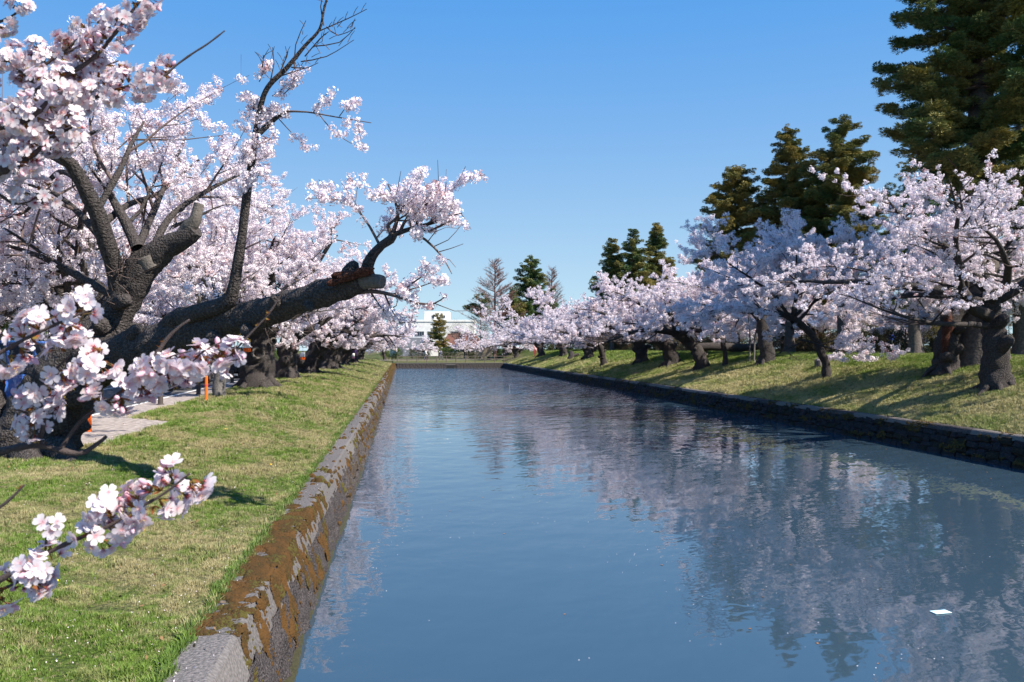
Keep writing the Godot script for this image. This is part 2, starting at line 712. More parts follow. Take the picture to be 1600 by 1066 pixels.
func lay_stones(owner: Node3D, right: bool, z0: float, z1: float, courses: Array, mats: Array, sd: int, most: int) -> void:
	var g := RandomNumberGenerator.new()
	g.seed = sd
	var meshes := []
	for s in K.stones:
		meshes.append(s.mesh())
	var rest := Acc.new()
	var laid := []
	for row in courses.size() - 1:
		var y0: float = courses[row]
		var y1: float = courses[row + 1]
		var z := z0 - g.randf_range(0.0, 0.3)
		while z > z1:
			var l := g.randf_range(0.26, 0.66)
			var grow_y := g.randf_range(-0.03, 0.06)
			laid.append([z - l * 0.5, (y0 + y1) * 0.5 + g.randf_range(-0.045, 0.045), l, y1 - y0 + grow_y])
			z -= l
	laid.sort_custom(func(a, b): return a[0] > b[0])
	var k := 0
	for s in laid:
		var t: float = s[1] / WALL_H
		var x := lerpf(WR_FOOT, WR_TOP, t) if right else lerpf(WL_FOOT, WL_TOP, t)
		var out := Vector3(-1.0 if right else 1.0, 0.29, 0).normalized()
		var along := Vector3(0, 0, 1.0 if right else -1.0)      # right hand seen from the water
		var up := out.cross(along)
		var b := Basis(along, up, out) * Basis(Vector3.BACK, g.randf_range(-0.16, 0.16))
		var bb := Basis(b.x * s[2] * 0.99, b.y * s[3] * 1.02, b.z * g.randf_range(0.05, 0.10))
		var tr := Transform3D(bb, Vector3(x, s[1], s[0]) - out * 0.045)
		var pick := g.randi_range(0, meshes.size() - 1)
		if k < most:
			var o := put("stone", meshes[pick], mats[g.randi_range(0, mats.size() - 1)], owner)
			o.transform = tr
		else:
			rest.join(K.stones[pick], tr)
		k += 1
	if rest.v.size():
		var o := put("distant_stones", rest.mesh(), mats[0], owner)
		o.set_meta("kind", "stuff")


func wall_core(right: bool, z0: float, z1: float) -> Acc:    # what shows in the joints
	var acc := Acc.new()
	var s := -1.0 if right else 1.0
	var xt := WR_TOP if right else WL_TOP
	var xf := WR_FOOT if right else WL_FOOT
	var p := [Vector3(xf + s * 0.06, -0.6, 0), Vector3(xt - s * 0.035, 0.72, 0), Vector3(xt - s * 0.28, 0.72, 0), Vector3(xt - s * 0.28, -0.6, 0)]
	if right:
		p.reverse()
	for k in 4:
		var a: Vector3 = p[k]
		var b: Vector3 = p[(k + 1) % 4]
		acc.face([a + Vector3(0, 0, z0), b + Vector3(0, 0, z0), b + Vector3(0, 0, z1), a + Vector3(0, 0, z1)])
	var e1 := []
	var e2 := []
	for k in 4:
		e1.append(p[k] + Vector3(0, 0, z0))
		e2.push_front(p[k] + Vector3(0, 0, z1))
	e1.reverse()
	e2.reverse()
	acc.face(e1)
	acc.face(e2)
	return acc


func coping_block(l: float, right: bool, bottom: float, sd: int) -> Acc:   # one block, its near end at z = 0; profile from the grass side round to the water side
	var g := RandomNumberGenerator.new()
	g.seed = sd
	var s := -1.0 if right else 1.0
	var xi := WR_IN if right else WL_IN
	var xt := WR_TOP if right else WL_TOP
	var xb := (lerpf(WR_FOOT, WR_TOP, bottom / WALL_H) if right else lerpf(WL_FOOT, WL_TOP, bottom / WALL_H)) + s * 0.02
	var prof := [Vector2(xi, bottom), Vector2(xi, 0.775), Vector2(xi + s * 0.02, 0.8), Vector2(lerpf(xi, xt, 0.55), 0.803), Vector2(xt - s * 0.03, 0.798), Vector2(xt + s * 0.006, 0.772), Vector2(lerpf(xt, xb, 0.5) + s * 0.006, (0.772 + bottom) * 0.5), Vector2(xb, bottom)]
	var acc := Acc.new()
	var n := 5
	var rings := []
	for a in n + 1:
		var ring := []
		for q in prof:
			var jig := 0.006 if a > 0 and a < n else 0.0
			ring.append(Vector3(q.x + g.randf_range(-jig, jig), q.y + g.randf_range(-jig, jig), -l * a / n))
		rings.append(ring)
	for a in n:
		for k in prof.size():
			var k2 := (k + 1) % prof.size()
			var q := [rings[a][k], rings[a + 1][k], rings[a + 1][k2], rings[a][k2]]
			if not right:
				q.reverse()
			# left wall: profile runs towards +x
			q.reverse()
			acc.face(q)
	var e1 = rings[0].duplicate()
	var e2 = rings[n].duplicate()
	if not right:
		e2.reverse()
	else:
		e1.reverse()
	acc.face(e1)
	acc.face(e2)
	return acc


func moss_at(x: float, y: float, z: float) -> float:          # how much moss grows at that height of the left wall
	var d := -z
	var here := ramp(6.62, 6.7, d) * (1.0 - ramp(11.0, 13.5, d)) + 0.8 * ramp(58.0, 75.0, d) * (1.0 if y < 0.78 else 0.3) + 0.3 * ramp(15.0, 20.0, d) * (1.0 - ramp(30.0, 40.0, d)) * (1.0 if y < 0.7 else -1.0)
	var a := 1.2 * patches.get_noise_3d(z * 3.0 + 7.0, y * 2.6, x * 7.0) + 0.95 * fine.get_noise_3d(z * 2.0, y * 0.7, x * 1.6)
	return a + here * (0.80 if y > 0.7 else 0.70 - 1.25 * (0.75 - y)) - 0.52


func make_left_wall() -> void:
	var w := thing("moat_wall", "sunlit stone moat wall with pale coping and brown moss beside the left lawn", "wall")
	put("wall_core", wall_core(false, 14.0, FAR_Z).mesh(), M.mortar, w)
	# rough weathered face near the camera
	var acc := Acc.new()
	var nz := 150
	var ny := 16
	for a in nz + 1:
		var z := -2.0 - 14.0 * a / nz
		for b in ny + 1:
			var y := -0.25 + 0.80 * b / ny
			var x := lerpf(WL_FOOT, WL_TOP, y / WALL_H)
			var bump := 0.055 * lumps.get_noise_3d(z * 3.0, y * 4.0, 1.0) + 0.035 * fine.get_noise_3d(z * 1.3, y * 1.6, 5.0) + 0.012
			acc.add(Vector3(x + bump, y + bump * 0.3, z))
	for a in nz:
		for b in ny:
			var r := a * (ny + 1) + b
			acc.quad(r, r + 1, r + ny + 2, r + ny + 1)
	put("rough_face", acc.mesh(), M.rough_stone, w)
	lay_stones(w, false, -16.0, FAR_Z, [-0.12, 0.15, 0.36, 0.56], [M.stone, M.stone, M.brown_stone, M.rough_stone], 3, 300)
	var cm := []
	for k in 3:
		cm.append(coping_block(1.992, false, 0.5, 40 + k).mesh())
	var z := 3.35
	var k := 0
	while z > FAR_Z:
		var o := put("coping_block", cm[k % 3], M.pale_concrete if k % 7 == 4 else M.concrete, w)
		o.position.z = z
		z -= 2.0
		k += 1
	# the weedy foot at the waterline
	acc = Acc.new()
	for a in 131:
		var zz := 2.0 - a
		var j := 0.06 * fine.get_noise_2d(zz * 0.9, 0)
		acc.add(Vector3(WL_FOOT - 0.1, 0.05, zz))
		acc.add(Vector3(WL_FOOT + 0.025 + j, 0.018, zz))
		acc.add(Vector3(WL_FOOT + 0.08 + j, -0.08, zz))
	for a in 130:
		for b in 2:
			acc.quad(a * 3 + b, a * 3 + 3 + b, a * 3 + 4 + b, a * 3 + 1 + b)
	put("weedy_foot", acc.mesh(), M.algae, w)
	# moss cushions
	var g := RandomNumberGenerator.new()
	g.seed = 8
	var cl := Cloud.new()
	for n in 150000:
		var near := n < 110000
		var zz := -g.randf_range(6.6, 14.0) if near else -g.randf_range(14.0, 127.0)
		var along := g.randf() * 1.05
		var p := Vector3.ZERO
		var up := Vector3.UP
		var y := WALL_H
		if along < 0.40:
			p = Vector3(lerpf(WL_IN, WL_TOP + 0.008, along / 0.40), 0.797 - 0.02 * ramp(0.36, 0.40, along), zz)
			y = 0.8 + along * 0.25
		else:
			y = 0.79 - (along - 0.40) / 0.65 * 0.73
			p = Vector3(lerpf(WL_FOOT, WL_TOP, y / WALL_H) + 0.012, y, zz)
			up = Vector3(0.95, 0.3, 0)
		var a := moss_at(p.x, y, zz)
		if a + g.randf_range(-0.2, 0.2) + g.randf_range(-0.14, 0.14) < 0.0:
			continue
		var s := g.randf_range(0.005, 0.016) * (1.0 + minf(maxf(a, 0.0) * 2.6, 1.3)) * (1.0 if near else 2.6)
		var b := frame(up.normalized())
		var tone := clampf(0.5 + patches.get_noise_3d(zz * 5.0, y * 5.0 + 30.0, p.x * 8.0) * 1.2 + g.randf_range(-0.3, 0.3), 0.0, 1.0)
		var col := lin(0.030, 0.023, 0.009).lerp(lin(0.080, 0.040, 0.012), tone)
		if tone < 0.16:
			col = lin(0.065, 0.055, 0.014)
		cl.put(b.rotated(up.normalized(), g.randf() * TAU), s, p, col)
	scatter("moss", K.cushion, cl, w)


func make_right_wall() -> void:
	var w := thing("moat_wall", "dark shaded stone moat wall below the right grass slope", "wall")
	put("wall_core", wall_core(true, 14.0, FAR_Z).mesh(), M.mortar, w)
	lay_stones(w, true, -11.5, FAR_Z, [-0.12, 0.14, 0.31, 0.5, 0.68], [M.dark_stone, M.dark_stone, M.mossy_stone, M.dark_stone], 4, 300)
	var cm := []
	for k in 3:
		cm.append(coping_block(1.985, true, 0.66, 60 + k).mesh())
	var z := -3.0
	var k := 0
	while z > FAR_Z:
		var o := put("coping_block", cm[k % 3], M.stained_concrete if k % 3 else M.stone, w)
		o.position.z = z
		z -= 2.0
		k += 1
	var g := RandomNumberGenerator.new()
	g.seed = 9
	var cl := Cloud.new()
	for n in 60000:
		var zz := -g.randf_range(16.0, 80.0)
		var y := g.randf_range(0.1, 0.84)
		var p := Vector3(lerpf(WR_FOOT, WR_TOP, y / WALL_H) - 0.035, y, zz)
		var up := Vector3(-0.95, 0.3, 0)
		if y > 0.78:
			up = Vector3.UP
			p = Vector3(WR_TOP + g.randf_range(0.0, 0.28), 0.8, zz)
		var a := patches.get_noise_2d(zz * 1.3, y * 4.0 + 90.0) + 0.4 * fine.get_noise_2d(zz, y) - 0.34 - 0.12 * ramp(20.0, 30.0, -zz)
		if a < 0.0:
			continue
		var tone := g.randf()
		cl.put(frame(up.normalized()), g.randf_range(0.012, 0.03), p, lin(0.05, 0.04, 0.014).lerp(lin(0.12, 0.07, 0.02), tone * tone))
	scatter("moss", K.cushion, cl, w)


func make_far_bank() -> void:
	var w := thing("moat_wall", "low grey stone wall closing the far end of the moat", "wall")
	put("wall_core", box_mesh(Vector3(16.4, 1.3, 0.4), Vector3(7.1, 0.05, FAR_Z - 0.2)), M.mortar, w)
	var g := RandomNumberGenerator.new()
	g.seed = 77
	var acc := Acc.new()
	for row in 3:
		var x := -1.0
		while x < 15.3:
			var l := g.randf_range(0.35, 0.65)
			if not (absf(x - 7.2) < 0.8 and row < 2):
				acc.join(K.stones[g.randi_range(0, 5)], Transform3D(Basis(Vector3(l, 0, 0), Vector3(0, 0.25, 0), Vector3(0, 0, 0.07)), Vector3(x + l * 0.5, 0.04 + row * 0.24, FAR_Z)))
			x += l
	var o := put("stones", acc.mesh(), M.stone, w)
	o.set_meta("kind", "stuff")
	put("coping", box_mesh(Vector3(16.4, 0.12, 0.5), Vector3(7.1, 0.76, FAR_Z - 0.15), 0.02), M.concrete, w)
	put("culvert_mouth", box_mesh(Vector3(1.2, 0.55, 0.12), Vector3(7.2, 0.2, FAR_Z + 0.02), 0.03), M.rubber, w)
	put("culvert_lintel", box_mesh(Vector3(1.6, 0.14, 0.2), Vector3(7.2, 0.52, FAR_Z + 0.02), 0.02), M.concrete, w)
	# path and railing on the far bank
	struct("path", box_mesh(Vector3(60.0, 0.02, 2.6), Vector3(6.0, 1.162, FAR_Z - 7.6)), M.pavement)
	var r := thing("railing", "grey wooden post and rail fence along the far bank", "fence")
	for k in 13:
		put("post", box_mesh(Vector3(0.13, 1.15, 0.13), Vector3(-0.9 + k * 1.5, 1.32, FAR_Z - 1.0), 0.015), M.grey_wood, r)
		if k < 12:
			for y in [1.42, 1.82]:
				put("rail", box_mesh(Vector3(1.37, 0.1, 0.07), Vector3(-0.9 + k * 1.5 + 0.75, y, FAR_Z - 1.0), 0.01), M.grey_wood, r)


func road_strip(called: String, x0: float, x1: float, lift: float, m: Material, wob := 0.0) -> void:
	var acc := Acc.new()
	var z := 6.0
	var k := 0
	while z > -150.0:
		var e := x1
		if wob > 0.0:
			e += wob * (0.5 + 0.8 * fine.get_noise_2d(z * 0.4, 3.0)) + 1.25 * ramp(15.0, 16.5, -z) * (1.0 - ramp(20.6, 22.2, -z))
		acc.add(Vector3(x0, road_h(z) + lift, z))
		acc.add(Vector3(e, road_h(z) + lift, z))
		if k:
			acc.quad(k * 2 - 2, k * 2, k * 2 + 1, k * 2 - 1)
		z -= 0.75
		k += 1
	struct(called, acc.mesh(), m)


func make_road() -> void:
	road_strip("road", -15.5, -8.0, 0.004, M.asphalt)
	road_strip("road_line", -8.15, -8.0, 0.010, M.road_paint)
	road_strip("road_line", -11.9, -11.78, 0.010, M.road_paint)
	road_strip("pavement", -8.0, -6.75, 0.016, M.pavement, 0.12)


# ---------------------------------------------------------------- small shared shapes

func flower_star(acc: Acc, b: Basis, o: Vector3, r: float, col: Color, heart: Color) -> void:   # five cupped petals, ten faces
	var mid := acc.addc(o, heart)
	var s0 := acc.v.size()
	for k in 10:
		var th := TAU * k / 10.0
		var rr := r * (1.0 if k % 2 == 0 else 0.62)
		acc.addc(o + b * Vector3(cos(th) * rr, r * (0.34 if k % 2 == 0 else 0.10), -sin(th) * rr), col)
	for k in 10:
		acc.tri(mid, s0 + (k + 1) % 10, s0 + k)


func blossom_ball(sd: int, flowers: int, spread: float) -> ArrayMesh:   # a few umbels of open flowers, about one unit across
	var g := RandomNumberGenerator.new()
	g.seed = sd
	var acc := Acc.new()
	for k in flowers:
		var dir := Vector3(g.randf_range(-1, 1), g.randf_range(-1, 1), g.randf_range(-1, 1)).normalized()
		var o := dir * spread * g.randf_range(0.35, 1.15) * Vector3(1.0, 0.75, 1.0)
		var face := (dir + Vector3(g.randf_range(-0.5, 0.5), g.randf_range(-0.5, 0.5), g.randf_range(-0.5, 0.5))).normalized()
		var f := frame(face)
		var b := Basis(f.x, f.z, -f.y).rotated(face, g.randf() * TAU)
		var w := g.randf_range(0.92, 1.0)
		flower_star(acc, b, o, g.randf_range(0.105, 0.145), lin(0.985 * w, 0.965 * w, 0.98 * w), lin(0.93 * w, 0.84 * w, 0.87 * w))
	for k in 3:                            # russet bud scales at its heart
		var q := Vector3(g.randf_range(-1, 1), g.randf_range(-1, 1), g.randf_range(-1, 1)) * 0.16
		acc.face([q, q + Vector3(0.1, 0.05, 0), q + Vector3(0.03, 0.1, 0.08)], lin(0.22, 0.09, 0.06))
	return acc.mesh(M.petal)


func make_shared() -> void:
	K.ball = [blossom_ball(1, 25, 0.46), blossom_ball(2, 28, 0.5)]
	# moss cushion
	var acc := Acc.new()
	for ring in 2:
		for k in 6:
			var th := TAU * (k + ring * 0.5) / 6.0
			var r := 1.0 if ring == 0 else 0.6
			acc.add(Vector3(cos(th) * r, sin(th) * r, 0.0 if ring == 0 else 0.62))
	acc.add(Vector3(0, 0, 0.9))
	for k in 6:
		var k2 := (k + 1) % 6
		acc.tri(k, k + 6, k2)
		acc.tri(k2, k + 6, k2 + 6)
		acc.tri(k + 6, 12, k2 + 6)
	K.cushion = acc.mesh(M.moss)
	# grass tuft, one unit high
	var g := RandomNumberGenerator.new()
	g.seed = 14
	K.tufts = []
	for variant in 3:
		acc = Acc.new()
		for k in 9:
			var th := g.randf() * TAU
			var root := Vector3(cos(th), 0, sin(th)) * g.randf_range(0.0, 0.55)
			var lean := Vector3(cos(th + g.randf_range(-0.9, 0.9)), 0, sin(th + g.randf_range(-0.9, 0.9))) * g.randf_range(0.1, 0.75)
			var h := g.randf_range(0.55, 1.0)
			var side := Vector3(-sin(th * 3.0), 0, cos(th * 3.0)) * g.randf_range(0.04, 0.075)
			var s := acc.v.size()
			var sh := g.randf_range(0.75, 1.15)
			for p in [root - side, root + side, root + lean * 0.4 + Vector3(0, h * 0.6, 0) - side * 0.7, root + lean * 0.4 + Vector3(0, h * 0.6, 0) + side * 0.7, root + lean + Vector3(0, h, 0)]:
				acc.addc(p, lin(sh, sh, sh))
			acc.quad(s, s + 2, s + 3, s + 1)
			acc.tri(s + 2, s + 4, s + 3)
		K.tufts.append(acc.mesh(M.grass))
	# a clump of cedar sprays, radius one
	K.clumps = []
	for variant in 3:
		acc = Acc.new()
		for k in 130:
			var dir := Vector3(g.randf_range(-1, 1), g.randf_range(-0.75, 1), g.randf_range(-1, 1)).normalized()
			var a := dir * g.randf_range(0.25, 0.6)
			var tip := dir * g.randf_range(0.72, 1.08) + Vector3(0, 0.12, 0)
			var side := dir.cross(Vector3(g.randf_range(-1, 1), g.randf_range(-1, 1), g.randf_range(-1, 1))).normalized() * g.randf_range(0.035, 0.075)
			var nrm := dir.cross(side).normalized() * 0.05
			var sh := g.randf_range(0.6, 1.25)
			var mid := a.lerp(tip, 0.55)
			acc.face([a, mid + side + nrm, tip, mid - side + nrm], lin(sh, sh, sh))
		K.clumps.append(acc.mesh(M.needles))
	# broad leaves for shrubs
	acc = Acc.new()
	for k in 46:
		var dir := Vector3(g.randf_range(-1, 1), g.randf_range(-1, 1), g.randf_range(-1, 1)).normalized()
		var o := dir * g.randf_range(0.3, 1.0)
		var b: Basis = turns[g.randi_range(0, 96)]
		var sh := g.randf_range(0.7, 1.2)
		acc.face([o - b.x * 0.16, o + b.z * 0.08, o + b.x * 0.16, o - b.z * 0.08], lin(sh, sh, sh))
	K.leaves = acc.mesh(M.needles)
	K.stones = stone_shapes(6, 5)


# ---------------------------------------------------------------- cherry trees

# T holds wood (thick limbs), twigs, cloud (blossom), rng g, and the way it grows
func new_tree(sd: int, opts := {}) -> Dictionary:
	var g := RandomNumberGenerator.new()
	g.seed = sd
	var t := {
		"wood": Acc.new(), "boughs": [], "twigs": Acc.new(), "cloud": Cloud.new(), "g": g, "flat": 0.62, "lens": [5.0, 2.1, 1.0, 0.5], "kids": [2.1, 2.6, 3.2], "bloom": 15.0, "size": 0.19, "most": 3,
		"sides": [10, 7, 4, 3], "bare": 0.04, "low": -100.0, "pink": 0.3, "droop": 0.0,
	}
	t.merge(opts, true)
	return t


func bloom_tone(g: RandomNumberGenerator, pink: float) -> Color:
	var q := g.randf()
	var c := lin(0.98, 0.975, 0.98).lerp(lin(0.96, 0.91, 0.935), g.randf() * pink)
	if q < 0.03:
		c = lin(0.75, 0.55, 0.53)
	return c * g.randf_range(0.93, 1.0)


func bloom(T: Dictionary, a: Vector3, b: Vector3, dens: float) -> void:
	var g: RandomNumberGenerator = T.g
	var cloud: Cloud = T.cloud
	var want := a.distance_to(b) * dens
	var n := int(want) + (1 if g.randf() < want - int(want) else 0)
	var size: float = T.size
	for k in n:
		var p := a.lerp(b, g.randf()) + Vector3(g.randf_range(-1, 1), g.randf_range(-0.8, 1), g.randf_range(-1, 1)) * size * 0.4
		if p.y < T.low + 1.6 * patches.get_noise_2d(p.x * 0.5, p.z * 0.5):
			continue
		cloud.put(turns[g.randi_range(0, 96)], size * g.randf_range(0.7, 1.3), p, bloom_tone(g, T.pink))


func grow(T: Dictionary, from: Vector3, dir: Vector3, r: float, length: float, lvl: int) -> void:
	var g: RandomNumberGenerator = T.g
	var step: float = [0.45, 0.32, 0.25, 0.2][lvl]
	var n := maxi(2, int(length / step))
	var wob: float = [0.17, 0.2, 0.2, 0.16][lvl]
	var up: float = [-0.02, 0.01, 0.03, 0.05][lvl] - T.droop * (0.03 if lvl < 2 else 0.06)
	var pts := PackedVector3Array([from])
	var rads := PackedFloat32Array([r])
	var p := from
	for k in n:
		dir = (dir + Vector3(g.randf_range(-1, 1), g.randf_range(-0.8, 0.8), g.randf_range(-1, 1)) * wob + Vector3.UP * up).normalized()
		p += dir * (length / n)
		if p.y < T.low - 0.4:
			p.y = T.low - 0.4
			dir.y = absf(dir.y) * 0.3
		pts.append(p)
		rads.append(maxf(r * (1.0 - (0.93 if lvl < 2 else 0.75) * float(k + 1) / n), 0.004))
	follow(T, pts, rads, lvl)


func follow(T: Dictionary, pts: PackedVector3Array, rads: PackedFloat32Array, lvl: int, t0 := 0.0, kids := 1.0, bare := false) -> void:   # wood along a given path, with what grows from it
	var g: RandomNumberGenerator = T.g
	var sides: int = T.sides[lvl]
	if lvl == 0 or T.get("split", false) and rads[0] > 0.035:
		T.wood = Acc.new()
		T.boughs.append(T.wood)
	if rads[0] > 0.035:
		tube(T.wood, pts, rads, sides, 0.16 if lvl == 0 else 0.08, 2.2)
	else:
		tube(T.twigs, pts, rads, sides, 0.0, 1.0, false)
	var n := pts.size() - 1
	var length := 0.0
	for k in n:
		length += pts[k].distance_to(pts[k + 1])
	if not bare and (lvl >= 2 or lvl == 1 and T.most <= 2):
		var dens: float = T.bloom
		for k in n:
			if lvl == 2 and k == 0:
				continue
			bloom(T, pts[k], pts[k + 1], dens * (0.75 if lvl == 2 else 1.0))
	if not bare and lvl == 1 and T.most > 2:
		for k in range(n / 2, n):
			bloom(T, pts[k], pts[k + 1], T.bloom * 0.6)
	if lvl >= T.most:
		return
	var count := int(length * T.kids[lvl] * kids + g.randf())
	for k in count:
		var t := lerpf(maxf(t0, 0.22 if lvl == 0 else 0.1), 1.0, (k + g.randf()) / maxf(count, 1.0))
		var f := t * n
		var a := mini(int(f), n - 1)
		var o := pts[a].lerp(pts[a + 1], f - a)
		var along := (pts[a + 1] - pts[a]).normalized()
		var fr := frame(along)
		var th := g.randf() * TAU
		var side := fr.x * cos(th) + fr.y * sin(th)
		side.y *= T.flat
		if lvl >= 1:
			side.y += 0.1
		var dir := (along * g.randf_range(0.45, 1.1) + side.normalized()).normalized()
		dir.y -= T.droop * 0.25
		var l: float = T.lens[lvl + 1] * g.randf_range(0.55, 1.25) * (1.15 - 0.5 * t)
		var rr := minf(rads[a] * 0.6, [0.1, 0.045, 0.014, 0.007][lvl + 1] * g.randf_range(0.8, 1.2))
		if g.randf() < T.bare:
			var pp := PackedVector3Array([o, o + dir * l * 0.5, o + dir * l + Vector3(0, 0.1, 0)])
			tube(T.twigs, pp, PackedFloat32Array([rr, rr * 0.7, 0.003]), 3, 0.0, 1.0, false)
			continue
		grow(T, o, dir.normalized(), rr, l, lvl + 1)


func finish_tree(T: Dictionary, o: Node3D, bark: Material, ball: Mesh, trunk := "trunk") -> void:
	var twigs: Acc = T.twigs
	var base := o.position
	if trunk and T.trunk.v.size():
		var t := put(trunk, T.trunk.mesh(), bark, o)
		t.position = -base
	for w in T.boughs:
		if w.v.size():
			var t := put("limb", w.mesh(), bark, o)
			t.position = -base
	if twigs.v.size():
		var t := put("branches", twigs.mesh(), M.twig, o)
		t.set_meta("kind", "stuff")
		t.position = -base
	if T.cloud.count:
		var t := scatter("blossoms", ball, T.cloud, o)
		t.position = -base


func roots(acc: Acc, base: Vector3, r: float, g: RandomNumberGenerator, count := 6) -> void:
	for k in count:
		var th := TAU * (k + g.randf_range(-0.3, 0.3)) / count
		var out := Vector3(cos(th), 0, sin(th))
		var l := r * g.randf_range(1.7, 2.6)
		var e := base + out * l
		var pts := PackedVector3Array([base + out * r * 0.3 + Vector3(0, r * 1.3, 0), base + out * r * 0.85 + Vector3(0, r * 0.45, 0), base + out * r * 1.35 + Vector3(0, r * 0.1, 0), Vector3(e.x, ground(e.x, e.z) - 0.06, e.z)])
		var sm := smooth_path(pts, PackedFloat32Array([r * 0.4, r * 0.36, r * 0.25, r * 0.1]), 0.14)
		tube(acc, sm[0], sm[1], 8, 0.25, 3.0)


func cherry(label: String, base: Vector3, sd: int, opts := {}) -> Node3D:
	var T := new_tree(sd, opts)
	var g: RandomNumberGenerator = T.g
	var o := thing("cherry_tree", label, "cherry tree", base, 0.0, opts.get("group", ""))
	var r: float = opts.get("r", 0.34)
	var h: float = opts.get("fork", 1.9)
	var lean: Vector3 = opts.get("lean", Vector3(-0.3, 0, 0))
	var crown: float = opts.get("crown", 5.2)
	var n: int = opts.get("limbs", 6)
	var rise: float = opts.get("rise", 0.62)
	var bias: Vector3 = opts.get("bias", Vector3.ZERO)
	T.low = base.y + float(opts.get("clear", 2.05))
	var pts := PackedVector3Array([base + Vector3(0, -0.25, 0)])
	var rads := PackedFloat32Array([r * 1.45])
	for k in 5:
		var t := (k + 1) / 5.0
		pts.append(base + lean * h * t * t + Vector3(g.randf_range(-0.08, 0.08), h * t, g.randf_range(-0.08, 0.08)) * Vector3(1, 1, 1))
		rads.append(r * lerpf(1.12, 0.86, t))
	var sm := smooth_path(pts, rads, 0.13)
	T.trunk = Acc.new()
	tube(T.trunk, sm[0], sm[1], 18, 0.36, 2.2)
	if opts.get("rooted", true):
		roots(T.trunk, base, r, g)
		for k in 9:                        # burls and the stubs of lost limbs
			var f := g.randf_range(0.18, 1.0) * 5.0
			var i := mini(int(f), 4)
			var at := pts[i].lerp(pts[i + 1], f - i)
			var th := g.randf() * TAU
			var out := Vector3(cos(th), g.randf_range(0.0, 0.7), sin(th)).normalized()
			var w := r * g.randf_range(0.3, 0.62)
			var l := r * (g.randf_range(0.95, 1.25) if k % 3 else g.randf_range(1.5, 2.1))
			tube(T.trunk, PackedVector3Array([at, at + out * l * 0.5, at + out * l * 0.85, at + out * l]), PackedFloat32Array([w * 1.3, w * 1.2, w * 0.95, w * 0.6]), 10, 0.4, 3.0)
	var top: Vector3 = pts[5]
	var spin := g.randf() * TAU
	for k in n:
		var th := spin + TAU * (k + g.randf_range(-0.25, 0.25)) / n
		var flat := Vector3(cos(th), 0, sin(th)) + bias
		var dir := (flat + Vector3(0, rise * g.randf_range(0.55, 1.5), 0)).normalized()
		var l := crown * g.randf_range(0.8, 1.15) * clampf(flat.length(), 0.7, 1.5)
		grow(T, top - Vector3(0, g.randf_range(0.0, 0.35) * h, 0) * 0.6, dir, r * g.randf_range(0.42, 0.6), l, 0)
	for k in opts.get("leaders", 2):
		var dir := (Vector3(g.randf_range(-0.5, 0.5), 1.1, g.randf_range(-0.5, 0.5)) + bias * 0.4).normalized()
		grow(T, top, dir, r * 0.5, crown * g.randf_range(0.7, 0.95) * float(opts.get("lead", 1.0)), 0)
	for e in opts.get("extra", []):        # limbs the photograph shows: [fork offset, direction, radius, length]
		grow(T, top + e[0], (e[1] as Vector3).normalized(), e[2], e[3], 0)
	finish_tree(T, o, opts.get("bark", M.bark), opts.get("ball", K.ball[sd % 2]))
	return o


func traced(T: Dictionary, rows: Array, lvl: int, t0 := 0.0, kids := 1.0, bare := false, step := 0.16) -> void:   # rows: [px, py, distance, width in pixels]
	var pts := PackedVector3Array()
	var rads := PackedFloat32Array()
	for r in rows:
		pts.append(spot(r[0], r[1], r[2]))
		rads.append(r[3] * r[2] / FOCAL * 0.5)
	var sm := smooth_path(pts, rads, step)
	follow(T, sm[0], sm[1], lvl, t0, kids, bare)


func limb_part(called: String, rows: Array, m: Material, o: Node3D, sides := 22, knob := 0.17, label := "") -> void:
	var pts := PackedVector3Array()
	var rads := PackedFloat32Array()
	for r in rows:
		pts.append(spot(r[0], r[1], r[2]) - o.position)
		rads.append(r[3] * r[2] / FOCAL * 0.43)
	var sm := smooth_path(pts, rads, 0.06)
	var acc := Acc.new()
	tube(acc, sm[0], sm[1], sides, knob * 1.35, 2.3)
	var t := put(called, acc.mesh(), m, o)
	if label:
		t.set_meta("label", label)


